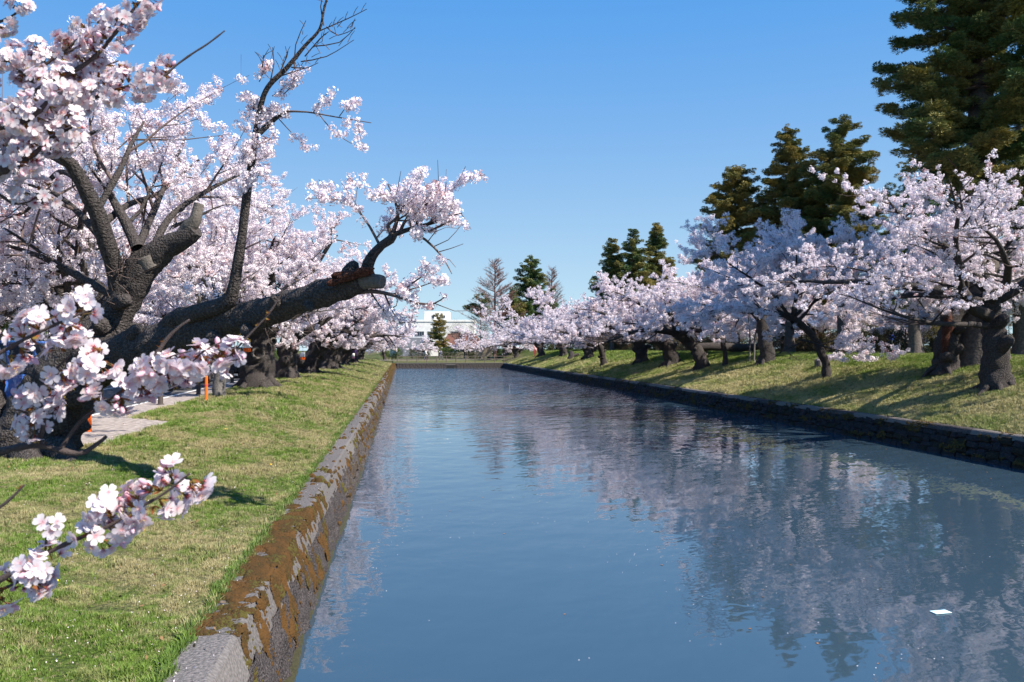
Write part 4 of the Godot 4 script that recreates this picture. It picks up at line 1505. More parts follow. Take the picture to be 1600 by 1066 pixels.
func make_cedars() -> void:
	var p := land(1534, 566)
	cedar("giant cedar towering out of the picture at the upper right", p, 25.0, 6.6, 3.5, 0.72, 501, {"rust": 0.22, "size": 0.33, "gap": 0.09, "whorl": 0.78, "dense": 6.0, "cone": 0.6})
	p = spot(1600, 560, 48.0)
	p.y = ground(p.x, p.z)
	cedar("cedar half cut off by the right edge, behind the giant one", p, 17.0, 4.0, 4.4, 0.5, 502, {"rust": 0.35, "size": 0.5})
	p = spot(1432, 552, 47.0)
	p.y = ground(p.x, p.z)
	cedar("dark green cedar half hidden behind the huge cherry's crown", p, 11.0, 3.2, 3.2, 0.36, 503, {"rust": 0.02, "size": 0.45})
	for q in [[1150, 62.0, 14.2, 3.4, 4.0, 0.34, 0.62, "brownish cedar, leftmost of the right hand group"], [1234, 60.0, 16.4, 5.0, 3.0, 0.36, 0.48, "narrow cedar with its trunk showing, middle of the right hand group"], [1318, 57.0, 16.1, 4.6, 4.3, 0.4, 0.45, "broad olive green cedar, right one of the right hand group"], [1268, 66.0, 13.4, 4.0, 2.6, 0.3, 0.3, "dark cedar behind the narrow and the broad one"]]:
		p = spot(q[0], 553, q[1])
		p.y = ground(p.x, p.z)
		cedar(q[7], p, q[2], q[3], q[4], q[5], 510 + int(q[0]), {"rust": q[6], "size": 0.37, "gap": 0.1, "dense": 6.0, "whorl": 0.74})
	for q in [[956, 108.0, 14.8, 3.2, "left one of the three far cedars"], [990, 106.0, 15.6, 3.6, "middle one of the three far cedars"], [1026, 110.0, 17.0, 3.6, "right and tallest of the three far cedars"]]:
		p = spot(q[0], 551, q[1])
		p.y = ground(p.x, p.z)
		cedar(q[4], p, q[2], 4.0, q[3], 0.3, 520 + int(q[0]), {"rust": 0.35, "size": 0.5, "gap": 0.05, "cone": 0.8, "dense": 4.4})
	p = spot(829, 551, 158.0)
	p.y = 1.2
	cedar("tall dark green cedar beyond the end of the moat", p, 19.6, 5.0, 5.4, 0.45, 530, {"rust": 0.0, "size": 0.7, "gap": 0.2, "group": "", "dense": 3.0})
	p = spot(800, 551, 152.0)
	p.y = 1.2
	cedar("lower dark cedar left of the tall one beyond the moat", p, 12.5, 4.0, 3.6, 0.35, 531, {"rust": 0.1, "size": 0.8, "gap": 0.3, "group": ""})
	p = spot(686, 552, 172.0)
	p.y = 1.2
	cedar("small pointed brown conifer before the white building", p, 9.0, 1.6, 2.2, 0.2, 532, {"rust": 0.55, "size": 0.5, "gap": 0.05, "group": ""})
	# bare trees
	for q in [[773, 150.0, 18.0, 8.0, "bare reddish conifer with fine twigs left of the tall dark cedar", 541], [862, 175.0, 19.0, 6.0, "faint bare tree just right of the tall dark cedar", 542]]:
		p = spot(q[0], 551, q[1])
		p.y = 1.2
		var o := thing("bare_tree", q[4], "tree", p, 0.0, "bare trees beyond the moat")
		var g := RandomNumberGenerator.new()
		g.seed = q[5]
		var acc := Acc.new()
		var tw := Acc.new()
		var h: float = q[2]
		tube(acc, PackedVector3Array([Vector3(0, -0.2, 0), Vector3(0.05, h * 0.5, 0), Vector3(0, h, 0)]), PackedFloat32Array([0.34, 0.2, 0.03]), 8)
		var y := h * 0.16
		while y < h * 0.98:
			var t := y / h
			var l: float = q[3] * (1.05 - t) * (1.0 if t > 0.3 else 0.8 + 0.6 * t) * g.randf_range(0.7, 1.15) + 0.3
			var th := g.randf() * TAU
			var dir := Vector3(cos(th), 0.55, sin(th)).normalized()
			var e := Vector3(0, y, 0) + dir * l
			tube(tw, PackedVector3Array([Vector3(0, y, 0), Vector3(0, y, 0) + dir * l * 0.5 + Vector3(0, -0.08 * l, 0), e]), PackedFloat32Array([0.045, 0.03, 0.012]), 3, 0.0, 1.0, false)
			for k in int(l * 8.0):
				var s := Vector3(0, y, 0).lerp(e, g.randf_range(0.25, 1.0))
				var d2 := (dir + Vector3(g.randf_range(-1, 1), g.randf_range(-0.2, 1), g.randf_range(-1, 1))).normalized() * g.randf_range(0.3, 0.8)
				tube(tw, PackedVector3Array([s, s + d2]), PackedFloat32Array([0.02, 0.011]), 3, 0.0, 1.0, false)
			y += 0.075
		put("trunk", acc.mesh(), M.red_twig, o)
		put("twigs", tw.mesh(), M.red_twig, o)


func make_far_trees() -> void:
	# cherries on the far bank
	var far := [["white cherry left of centre behind the far railing", -3.0, -140.0], ["white cherry behind the middle of the far railing", 4.0, -143.0], ["white cherry between railing and red roofed house", 11.0, -146.0], ["white cherry at the right end of the far railing", 14.5, -141.0], ["white cherry before the tall dark cedar", 21.0, -147.0]]
	for k in far.size():
		var b: Array = far[k]
		cherry(b[0], Vector3(b[1], 1.15, b[2]), 480 + k, {"fork": 1.7, "crown": 2.4 if k < 4 else 4.0, "limbs": 8, "rise": 0.3, "clear": 1.2, "lens": [5.0, 1.5, 0.8, 0.4], "size": 0.28, "most": 2, "bloom": 9.0, "r": 0.25, "rooted": false, "leaders": 1, "group": "cherries on the far bank"})
	# a round bare broadleaf and a pine
	var p := spot(726, 551, 165.0)
	p.y = 1.15
	var T := new_tree(551, {"bloom": 0.0, "kids": [2.6, 3.4, 4.0], "flat": 1.0})
	var o := thing("bare_tree", "pale bare broadleaf tree before the white building's right end", "tree", p)
	for k in 7:
		var th := TAU * k / 7.0
		grow(T, p + Vector3(0, 2.0, 0), Vector3(cos(th) * 0.8, 1.0, sin(th) * 0.8).normalized(), 0.14, 5.2, 0)
	T.trunk = Acc.new()
	tube(T.trunk, PackedVector3Array([p - Vector3(0, 0.2, 0), p + Vector3(0.1, 2.4, 0)]), PackedFloat32Array([0.26, 0.2]), 9)
	finish_tree(T, o, M.pale_twig, null)
	p = spot(752, 551, 149.0)
	p.y = 1.15
	cedar("flat topped green pine left of the bare reddish conifer", p, 11.5, 8.0, 3.2, 0.2, 552, {"rust": 0.12, "size": 0.7, "gap": 0.5, "group": ""})


func shrub(called: String, label: String, at: Vector3, size: Vector3, n: int, leaf: float, a: Color, b: Color, sd: int, group := "") -> void:
	var g := RandomNumberGenerator.new()
	g.seed = sd
	var o := thing(called, label, "hedge" if called == "hedge" else "shrub", at, 0.0, group)
	var acc := Acc.new()
	for k in 9:
		var e := Vector3(g.randf_range(-0.8, 0.8) * size.x * 0.5, size.y * g.randf_range(0.4, 0.8), g.randf_range(-0.8, 0.8) * size.z * 0.5)
		var f := Vector3(e.x * 0.6, -0.1, e.z * 0.6)
		tube(acc, PackedVector3Array([f, f.lerp(e, 0.5) + Vector3(0, 0.1, 0), e]), PackedFloat32Array([0.05, 0.035, 0.015]), 4, 0.0, 1.0, false)
	put("stems", acc.mesh(), M.twig, o)
	var cl := Cloud.new()
	for k in n:
		var d := Vector3(g.randf_range(-1, 1), g.randf_range(-1, 1), g.randf_range(-1, 1))
		if d.length() > 1.0 and called != "hedge":
			d = d.normalized() * g.randf_range(0.6, 1.0)
		d *= 1.0 + 0.25 * lumps.get_noise_3d(d.x * 3.0 + sd, d.y * 3.0, d.z * 3.0)
		var q := Vector3(d.x * size.x * 0.5, size.y * (0.52 + 0.48 * d.y), d.z * size.z * 0.5)
		var t := clampf(0.5 + lumps.get_noise_3d(q.x * 1.5 + sd, q.y * 1.5, q.z * 1.5) + g.randf_range(-0.3, 0.3), 0, 1)
		cl.put(turns[g.randi_range(0, 96)], leaf * g.randf_range(0.7, 1.3), q, a.lerp(b, t))
	scatter("foliage", K.leaves, cl, o)


func make_shrubs() -> void:
	var dark := lin(0.03, 0.05, 0.02)
	var green := lin(0.10, 0.15, 0.03)
	var brown := lin(0.12, 0.075, 0.045)
	var gold := lin(0.22, 0.19, 0.04)
	shrub("shrub", "tall dark evergreen shrub at the left edge across the road", Vector3(-21.5, 1.2, -25.0), Vector3(5.5, 7.0, 5.0), 520, 0.42, dark, green, 601)
	shrub("shrub", "yellowish green shrub across the road between the big tree's limbs", Vector3(-19.6, 1.3, -33.0), Vector3(5.0, 4.4, 4.0), 380, 0.36, green, gold, 602)
	shrub("shrub", "dull green shrub across the road farther back", Vector3(-20.0, 1.3, -47.0), Vector3(6.0, 5.0, 6.0), 380, 0.42, dark, green, 603)
	var q := spot(1590, 546, 70.0)
	shrub("hedge", "clipped brown hedge at the right edge on the level ground", Vector3(q.x, ground(q.x, q.z), q.z), Vector3(13.0, 1.5, 2.0), 900, 0.26, brown, lin(0.15, 0.10, 0.05), 604)
	q = spot(1360, 546, 82.0)
	shrub("hedge", "clipped green hedge behind the cedar trunks", Vector3(q.x, ground(q.x, q.z), q.z), Vector3(16.0, 1.3, 2.0), 900, 0.28, dark, lin(0.09, 0.09, 0.03), 605)
	q = spot(1500, 480, 66.0)
	shrub("shrub", "golden green budding tree behind the huge cherry", Vector3(q.x, ground(q.x, q.z), q.z), Vector3(7.0, 6.5, 5.0), 420, 0.3, gold, lin(0.20, 0.14, 0.05), 606)
	q = spot(1390, 480, 76.0)
	shrub("shrub", "russet budding tree behind the drooping cherry boughs", Vector3(q.x, ground(q.x, q.z), q.z), Vector3(8.0, 6.0, 5.0), 420, 0.3, brown, gold, 607)
	q = spot(1575, 440, 60.0)
	shrub("shrub", "red brown budding tree at the right edge behind the cherry", Vector3(q.x, ground(q.x, q.z), q.z), Vector3(7.0, 8.0, 5.0), 420, 0.3, lin(0.2, 0.09, 0.05), gold, 608)
	for s in [[31.0, -58.0, 22.0, "long low hedge behind the trunks, nearest stretch of the park path"], [30.0, -84.0, 24.0, "long low hedge behind the trunks, middle stretch of the park path"], [29.0, -112.0, 24.0, "long low hedge behind the trunks, farthest stretch of the park path"], [-18.4, -70.0, 30.0, "long low hedge across the road beyond the concrete wall"], [-17.0, -112.0, 34.0, "long low hedge across the road at the far end"]]:
		shrub("hedge", s[3], Vector3(s[0], ground(s[0], s[1]), s[1]), Vector3(2.0, 1.5, s[2]), 1000, 0.28, dark, brown if s[0] > 0.0 else green, 660 + int(absf(s[1])))
	var k := 0
	for s in [[-2.0, -145.0, "round green bush at the left end of the far path"], [2.6, -149.0, "dark bush behind the far railing, left of its middle"], [8.5, -150.0, "dark bush behind the far railing, right of its middle"], [13.0, -149.0, "low green bush by the tan board"], [18.0, -151.0, "green bush at the right end of the far path"]]:
		shrub("shrub", s[2], Vector3(s[0], 1.1, s[1]), Vector3(4.6, 2.2, 2.4), 150, 0.34, dark, green if k % 2 == 0 else lin(0.06, 0.08, 0.03), 620 + k, "bushes on the far bank")
		k += 1
	# woodland that closes the view at the sides
	for s in [[62.0, -110.0, 9.0, "dark evergreen thicket at the back of the park, right"], [48.0, -135.0, 8.0, "dark evergreen thicket at the back of the park, left"], [-34.0, -70.0, 8.0, "evergreen thicket behind the houses on the left"], [36.0, -160.0, 7.0, "evergreen thicket behind the far right bank"]]:
		shrub("thicket", s[3], Vector3(s[0], 1.3, s[1]), Vector3(26.0, s[2], 7.0), 700, 0.8, dark, lin(0.08, 0.09, 0.03), 640 + int(s[0]), "thickets closing the view")


# ---------------------------------------------------------------- buildings

func window_part(o: Node3D, at: Vector3, w: float, h: float, panes: int) -> void:
	var f := put("window", box_mesh(Vector3(w, h, 0.12), at, 0.01), M.frame_metal, o)
	for k in panes:
		var pw := (w - 0.1) / panes
		put("pane", box_mesh(Vector3(pw - 0.08, h - 0.16, 0.05), at + Vector3(-w * 0.5 + 0.05 + pw * (k + 0.5), 0, 0.055)), M.dark_glass, f)


func make_buildings() -> void:
	var p := spot(681, 551, 205.0)
	p.y = 1.1
	var o := thing("public_building", "white flat roofed public building beyond the moat with a rooftop block", "building", p, -0.12)
	put("wall", box_mesh(Vector3(17.0, 8.6, 12.0), Vector3(1.0, 4.3, -6.0), 0.03), M.white_wall, o)
	put("parapet", box_mesh(Vector3(17.3, 0.5, 12.3), Vector3(1.0, 8.75, -6.0), 0.05), M.white_wall, o)
	put("rooftop_block", box_mesh(Vector3(6.2, 2.2, 5.0), Vector3(0.0, 10.1, -5.0), 0.03), M.white_wall, o)
	put("side_wing", box_mesh(Vector3(4.0, 7.2, 9.0), Vector3(-9.6, 3.6, -7.0), 0.03), M.white_wall, o)
	put("annex", box_mesh(Vector3(7.8, 4.6, 4.0), Vector3(-5.2, 2.3, 2.0), 0.03), M.grey_wall, o)
	window_part(o, Vector3(-4.0, 5.6, 0.03), 2.3, 1.2, 4)
	window_part(o, Vector3(-0.9, 5.6, 0.03), 2.3, 1.2, 4)
	window_part(o, Vector3(5.0, 5.6, 0.03), 2.3, 1.2, 4)
	window_part(o, Vector3(8.0, 5.6, 0.03), 1.6, 1.2, 3)
	window_part(o, Vector3(-0.9, 9.8, -2.47), 0.7, 0.9, 1)
	window_part(o, Vector3(1.6, 9.9, -2.47), 1.1, 0.7, 2)
	var acc := Acc.new()
	for k in 4:
		put("railing_post", bar_mesh(Vector3(-6.8 + k * 0.8, 9.0, -3.0), Vector3(-6.8 + k * 0.8, 10.0, -3.0), 0.07, 0.07), M.frame_metal, o)
	put("railing_rail", bar_mesh(Vector3(-6.8, 10.03, -3.0), Vector3(-4.4, 10.03, -3.0), 0.07, 0.07), M.frame_metal, o)
	put("antenna", bar_mesh(Vector3(-0.6, 11.2, -5.0), Vector3(-0.6, 13.6, -5.0), 0.06, 0.06), M.frame_metal, o)
	put("globe_lamp", lathe_mesh([[0.0, 2.9], [0.2, 2.95], [0.32, 3.2], [0.2, 3.46], [0.0, 3.5]], 12), M.white_paper, o).position = Vector3(-2.6, 0.6, 4.25)
	put("lamp_post", box_mesh(Vector3(0.1, 3.5, 0.1), Vector3(-2.6, 1.75, 4.25)), M.frame_metal, o)
	p = spot(722, 551, 188.0)
	p.y = 1.1
	o = thing("house", "low house with red brown roof right of the small conifer", "house", p, -0.2)
	put("wall", box_mesh(Vector3(8.0, 2.6, 6.0), Vector3(0, 1.3, 0)), M.tan_board, o)
	acc = Acc.new()
	var e := [Vector3(-4.5, 2.6, 3.6), Vector3(4.5, 2.6, 3.6), Vector3(4.5, 2.6, -3.6), Vector3(-4.5, 2.6, -3.6)]
	var ra := Vector3(-3.2, 5.2, 0)
	var rb := Vector3(3.2, 5.2, 0)
	acc.face([e[0], ra, rb, e[1]])
	acc.face([e[2], rb, ra, e[3]])
	acc.face([e[1], rb, e[2]])
	acc.face([e[3], ra, e[0]])
	acc.face([e[0], e[1], e[2], e[3]])
	put("roof", acc.mesh(), M.brick_red, o)
	put("ridge", box_mesh(Vector3(6.6, 0.25, 0.4), Vector3(0, 5.22, 0), 0.05), M.brick_red, o)
	window_part(o, Vector3(-1.5, 1.5, 3.02), 1.6, 1.0, 2)
	# wall and house across the road on the left
	o = thing("retaining_wall", "grey concrete wall with a white rail across the road", "wall", Vector3(-18.6, 1.2, -30.0))
	for k in 14:
		put("panel", box_mesh(Vector3(0.2, 1.1, 2.96), Vector3(0, 0.55, 13.0 - k * 3.0), 0.02), M.concrete, o)
		put("rail_post", box_mesh(Vector3(0.06, 0.8, 0.06), Vector3(0, 1.5, 13.0 - k * 3.0), 0.01), M.white_wall, o)
	put("rail", box_mesh(Vector3(0.06, 0.06, 41.0), Vector3(0, 1.88, -6.5), 0.01), M.white_wall, o)
	o = thing("house", "beige house wall behind the trees across the road", "house", Vector3(-29.0, 1.2, -42.0))
	put("wall", box_mesh(Vector3(10.0, 5.6, 9.0), Vector3(0, 2.8, 0), 0.03), M.tan_board, o)
	put("roof", box_mesh(Vector3(11.0, 0.4, 10.0), Vector3(0, 5.8, 0), 0.1), M.grey_wall, o)
	window_part(o, Vector3(2.0, 3.6, 4.53), 1.8, 1.2, 2)
	# tan board at the railing's end
	p = Vector3(13.6, 1.15, -139.5)
	o = thing("notice_board", "slanting tan board near the right end of the far railing", "board", p, -0.3)
	put("board", box_mesh(Vector3(2.3, 1.5, 0.08), Vector3(0, 1.3, 0), 0.02, Basis(Vector3.BACK, 0.12)), M.tan_board, o)
	for s in [-0.9, 0.9]:
		put("leg", box_mesh(Vector3(0.09, 1.4, 0.09), Vector3(s, 0.65, -0.1), 0.01), M.grey_wood, o)
	p = land(793, 558)
	o = thing("shed", "small dark blue grey shed at the right corner of the far bank", "shed", p + Vector3(1.0, 0, -6.0))
	put("wall", box_mesh(Vector3(1.9, 1.5, 1.6), Vector3(0, 0.75, 0), 0.02), M.grey_wall, o)
	put("roof", box_mesh(Vector3(2.2, 0.16, 1.9), Vector3(0, 1.58, 0), 0.03), M.black_plastic, o)


# ---------------------------------------------------------------- cars

func car(label: String, at: Vector3, turn: float, paint: Material, l: float, w: float, h: float, van: bool, behind := false) -> void:
	var o := thing("parked_car", label, "car", at, turn, "cars on the road")
	var belt := h * 0.58
	var hw := w * 0.5
	# body: [z, bottom, top, half width]; the front is at +z
	var st := [[-l * 0.5, 0.36, belt * 0.86, hw * 0.80], [-l * 0.49, 0.30, belt * 0.97, hw * 0.92], [-l * 0.42, 0.24, belt, hw], [l * 0.12, 0.22, belt, hw], [l * 0.24, 0.22, belt * 0.985, hw], [l * 0.40, 0.24, belt * (0.92 if van else 0.84), hw * 0.98], [l * 0.475, 0.27, belt * (0.85 if van else 0.74), hw * 0.9], [l * 0.5, 0.34, belt * 0.66, hw * 0.76]]
	var acc := Acc.new()
	var n := 12
	for s in st:
		var b: float = s[1]
		var t: float = s[2]
		var x: float = s[3]
		for q in [[-x * 0.9, b], [-x * 0.98, b + 0.12], [-x, lerpf(b, t, 0.55)], [-x * 0.96, t - 0.07], [-x * 0.9, t - 0.01], [-x * 0.4, t + 0.015], [x * 0.4, t + 0.015], [x * 0.9, t - 0.01], [x * 0.96, t - 0.07], [x, lerpf(b, t, 0.55)], [x * 0.98, b + 0.12], [x * 0.9, b]]:
			acc.add(Vector3(q[0], q[1], s[0]))
	for a in st.size() - 1:
		for k in n:
			var k2 := (k + 1) % n
			acc.quad(a * n + k, a * n + k2, a * n + n + k2, a * n + n + k)
	for k in range(1, n - 1):
		acc.tri(0, k + 1, k)
		var e := (st.size() - 1) * n
		acc.tri(e, e + k, e + k + 1)
	put("body", acc.mesh(), paint, o)
	# greenhouse
	var zb := [-l * 0.47 if van else -l * 0.44, l * (0.27 if van else 0.2)]
	var zt := [-l * 0.44 if van else -l * 0.34, l * (0.14 if van else 0.02)]
	var xb := hw * 0.93
	var xt := hw * 0.76
	var y0 := belt - 0.01
	var y1 := h - 0.07
	var c := []
	for sx in [-1.0, 1.0]:
		c.append([Vector3(sx * xb, y0, zb[0]), Vector3(sx * xb, y0, zb[1]), Vector3(sx * xt, y1, zb[0] * 0 + zt[0]), Vector3(sx * xt, y1, zt[1])])
	acc = Acc.new()
	acc.face([c[0][1], c[0][3], c[1][3], c[1][1]])
	put("windscreen", acc.mesh(), M.dark_glass, o)
	acc = Acc.new()
	acc.face([c[1][0], c[1][2], c[0][2], c[0][0]])
	put("rear_window", acc.mesh(), M.dark_glass, o)
	for s in 2:
		for half in 2:
			var t0 := 0.02 + half * 0.5
			var t1 := t0 + 0.46
			var q := [c[s][0].lerp(c[s][1], t0), c[s][2].lerp(c[s][3], t0), c[s][2].lerp(c[s][3], t1), c[s][0].lerp(c[s][1], t1)]
			if s == 0:
				pass
			else:
				q.reverse()
			acc = Acc.new()
			acc.face(q)
			put("side_window", acc.mesh(), M.dark_glass, o)
	acc = Acc.new()
	for s in 2:
		for t in [0.0, 0.5, 1.0]:
			bar(acc, c[s][0].lerp(c[s][1], t), c[s][2].lerp(c[s][3], t), 0.06, 0.09, 0.01)
	put("pillars", acc.mesh(), paint, o)
	put("roof", box_mesh(Vector3(xt * 2.0 + 0.06, 0.1, zt[1] - zt[0] + 0.12), Vector3(0, h - 0.05, (zt[0] + zt[1]) * 0.5), 0.04), paint, o)
	for sx in [-1.0, 1.0]:
		for z in [-l * 0.31, l * 0.31]:
			var at2 := Transform3D(Basis(Vector3.BACK, -sx * PI / 2), Vector3(sx * (hw - 0.2), 0.32, z))
			var wh := put("wheel", lathe_mesh([[0.2, 0.0], [0.3, 0.0], [0.32, 0.05], [0.32, 0.16], [0.29, 0.21], [0.21, 0.21]], 20), M.rubber, o)
			wh.transform = at2
			put("rim", lathe_mesh([[0.21, 0.17], [0.19, 0.2], [0.08, 0.19], [0.0, 0.21]], 20), M.chrome, wh)
		put("headlight", box_mesh(Vector3(0.34, 0.16, 0.12), Vector3(sx * hw * 0.66, belt * 0.66, l * 0.468), 0.04), M.lamp_clear, o)
		put("tail_light", box_mesh(Vector3(0.2, 0.3, 0.08), Vector3(sx * hw * 0.78, belt * 0.8, -l * 0.485), 0.03), M.lamp_red, o)
		put("mirror", box_mesh(Vector3(0.2, 0.13, 0.1), Vector3(sx * (hw + 0.08), belt + 0.08, l * 0.16), 0.03), paint, o)
	put("front_bumper", box_mesh(Vector3(w * 0.84, 0.2, 0.1), Vector3(0, 0.4, l * 0.487), 0.03), M.black_plastic, o)
	put("rear_bumper", box_mesh(Vector3(w * 0.84, 0.2, 0.1), Vector3(0, 0.42, -l * 0.487), 0.03), M.black_plastic, o)
	put("number_plate", box_mesh(Vector3(0.34, 0.17, 0.02), Vector3(0, 0.62, -l * 0.5), 0.005), M.white_paper, o)


func make_cars() -> void:
	var z := -23.8
	car("tall blue van nearest on the road at the left edge", Vector3(-10.3, road_h(z), z), PI, M.blue_paint, 4.6, 1.78, 1.95, true)
	z = -35.0
	car("light blue hatchback behind the big tree's limb", Vector3(-9.75, road_h(z), z), PI, M.light_blue_paint, 3.9, 1.66, 1.5, false)
	z = -41.5
	car("silver car just beyond the light blue hatchback", Vector3(-9.75, road_h(z), z), PI, M.silver_paint, 4.3, 1.7, 1.55, false)
	z = -48.5
	car("black car seen from behind between the posts, farthest of the cars", Vector3(-9.6, road_h(z), z), PI, M.black_paint, 4.4, 1.75, 1.7, true)


# ---------------------------------------------------------------- people

func person(label: String, at: Vector3, turn: float, pose: String, top: Color, legs: Color, hair := Color(0.02, 0.015, 0.012), tall := 1.68) -> void:
	var s := tall / 1.7
	var skin := lin(0.50, 0.33, 0.25)
	var shoe := lin(0.05, 0.045, 0.04)
	var b := []      # joint, joint, radius, radius, colour
	var hip := 0.92
	var st := 0.0
	if pose == "walking":
		st = 0.26
	if pose == "sitting":
		hip = 0.17
	var sh := hip + 0.5
	for x in [-1.0, 1.0]:
		var f: float = st * x
		if pose == "sitting":
			b.append([Vector3(x * 0.09, hip, 0), Vector3(x * 0.15, 0.42, 0.34), 0.085, 0.06, legs])
			b.append([Vector3(x * 0.15, 0.42, 0.34), Vector3(x * 0.13, 0.08, 0.5), 0.06, 0.045, legs])
			b.append([Vector3(x * 0.13, 0.05, 0.5), Vector3(x * 0.14, 0.05, 0.64), 0.045, 0.04, shoe])
			b.append([Vector3(x * 0.19, sh, 0.02), Vector3(x * 0.24, sh - 0.24, 0.12), 0.055, 0.045, top])
			b.append([Vector3(x * 0.24, sh - 0.24, 0.12), Vector3(x * 0.1, sh - 0.24, 0.34), 0.045, 0.036, top])
			b.append([Vector3(x * 0.1, sh - 0.24, 0.34), Vector3(x * 0.07, sh - 0.24, 0.41), 0.034, 0.03, skin])
		else:
			b.append([Vector3(x * 0.09, hip, 0), Vector3(x * 0.1, 0.5, f * 0.55 + 0.03), 0.088, 0.062, legs])
			b.append([Vector3(x * 0.1, 0.5, f * 0.55 + 0.03), Vector3(x * 0.1, 0.09, f - 0.02 - (0.08 if f < 0 else 0.0)), 0.06, 0.044, legs])
			b.append([Vector3(x * 0.1, 0.045, f - 0.03), Vector3(x * 0.11, 0.04, f + 0.13), 0.045, 0.038, shoe])
			b.append([Vector3(x * 0.19, sh, 0), Vector3(x * 0.235, sh - 0.27, -f * 0.4), 0.056, 0.045, top])
			b.append([Vector3(x * 0.235, sh - 0.27, -f * 0.4), Vector3(x * 0.23, sh - 0.5, -f * 0.7 + 0.08), 0.043, 0.034, top])
			b.append([Vector3(x * 0.23, sh - 0.5, -f * 0.7 + 0.08), Vector3(x * 0.225, sh - 0.6, -f * 0.8 + 0.11), 0.034, 0.026, skin])
	b.append([Vector3(0, hip + 0.02, 0), Vector3(0, hip + 0.22, 0), 0.135, 0.125, legs if pose != "sitting" else top])
	b.append([Vector3(0, hip + 0.16, 0), Vector3(0, sh - 0.04, 0), 0.13, 0.145, top])
	b.append([Vector3(-0.14, sh, 0), Vector3(0.14, sh, 0), 0.075, 0.075, top])
	b.append([Vector3(0, sh + 0.03, 0), Vector3(0, sh + 0.12, 0.01), 0.052, 0.05, skin])
	b.append([Vector3(0, sh + 0.17, 0.025), Vector3(0, sh + 0.25, 0.02), 0.078, 0.09, skin])
	b.append([Vector3(0, sh + 0.2, 0.1), Vector3(0, sh + 0.225, 0.1), 0.018, 0.012, skin])
	b.append([Vector3(0, sh + 0.22, -0.02), Vector3(0, sh + 0.285, 0.0), 0.093, 0.088, hair])
	var lo := Vector3(-0.36, -0.03, -0.42)
	var hi := Vector3(0.36, sh + 0.42, 0.74)
	var cell := 0.03
	var d := Vector3i(((hi - lo) / cell).ceil())
	var val := PackedFloat32Array()
	val.resize(d.x * d.y * d.z)
	val.fill(9.0)
	var who := PackedByteArray()
	who.resize(val.size())
	for bi in b.size():                      # each bone visits only the cells near it
		var q: Array = b[bi]
		var a: Vector3 = q[0]
		var ab: Vector3 = q[1] - a
		var r0: float = q[2]
		var r1: float = q[3]
		var ll := maxf(ab.length_squared(), 1e-6)
		var m := maxf(r0, r1) + 0.09
		var p0 := Vector3i(((a.min(q[1]) - Vector3.ONE * m - lo) / cell).floor()).clamp(Vector3i.ZERO, d - Vector3i.ONE)
		var p1 := Vector3i(((a.max(q[1]) + Vector3.ONE * m - lo) / cell).ceil()).clamp(Vector3i.ZERO, d - Vector3i.ONE)
		for iz in range(p0.z, p1.z + 1):
			for iy in range(p0.y, p1.y + 1):
				for ix in range(p0.x, p1.x + 1):
					var p := lo + Vector3(ix, iy, iz) * cell
					var t := clampf((p - a).dot(ab) / ll, 0.0, 1.0)
					var v := p.distance_to(a + ab * t) - lerpf(r0, r1, t)
					var at2 := ix + d.x * (iy + d.y * iz)
					var old := val[at2]
					if v < old:
						who[at2] = bi
					var h := maxf(0.035 - absf(v - old), 0.0) / 0.035
					val[at2] = minf(v, old) - h * h * 0.00875
	var acc := Acc.new()
	var cellv := {}
	var step := [1, d.x, d.x * d.y]
	for iz in d.z - 1:
		for iy in d.y - 1:
			for ix in d.x - 1:
				var at3 := ix + d.x * (iy + d.y * iz)
				var sum := Vector3.ZERO
				var cnt := 0
				var best := 9.0
				var owner2 := 0
				if val[at3] > 0.12:
					continue
				for e in 12:
					var ax := e / 4
					var k := e % 4
					var off := Vector3i.ZERO
					off[(ax + 1) % 3] = k & 1
					off[(ax + 2) % 3] = k >> 1
					var i0: int = at3 + off.x + off.y * step[1] + off.z * step[2]
					var i1: int = i0 + step[ax]
					if val[i0] < best:
						best = val[i0]
						owner2 = who[i0]
					if (val[i0] < 0.0) != (val[i1] < 0.0):
						var t := val[i0] / (val[i0] - val[i1])
						var p := Vector3(ix + off.x, iy + off.y, iz + off.z)
						p[ax] += t
						sum += p
						cnt += 1
				if cnt:
					cellv[at3] = acc.addc((lo + sum / cnt * cell) * s, b[owner2][4])
	for iz in range(1, d.z - 1):
		for iy in range(1, d.y - 1):
			for ix in range(1, d.x - 1):
				var at3 := ix + d.x * (iy + d.y * iz)
				var inside := val[at3] < 0.0
				for ax in 3:
					if (val[at3 + step[ax]] < 0.0) == inside:
						continue
					var u: int = step[(ax + 1) % 3]
					var w: int = step[(ax + 2) % 3]
					if not (cellv.has(at3) and cellv.has(at3 - u) and cellv.has(at3 - w) and cellv.has(at3 - u - w)):
						continue
					var q := [cellv[at3 - u - w], cellv[at3 - u], cellv[at3], cellv[at3 - w]]
					if inside:
						acc.quad(q[0], q[3], q[2], q[1])
					else:
						acc.quad(q[0], q[1], q[2], q[3])
	var o := put("person", acc.mesh(), M.person)
	o.position = at
	o.rotation.y = turn
	tag(o, label, "person", "people in the park")


func on_ground(px: float, d: float) -> Vector3:
	var p := spot(px, 545, d)
	p.y = ground(p.x, p.z)
	return p


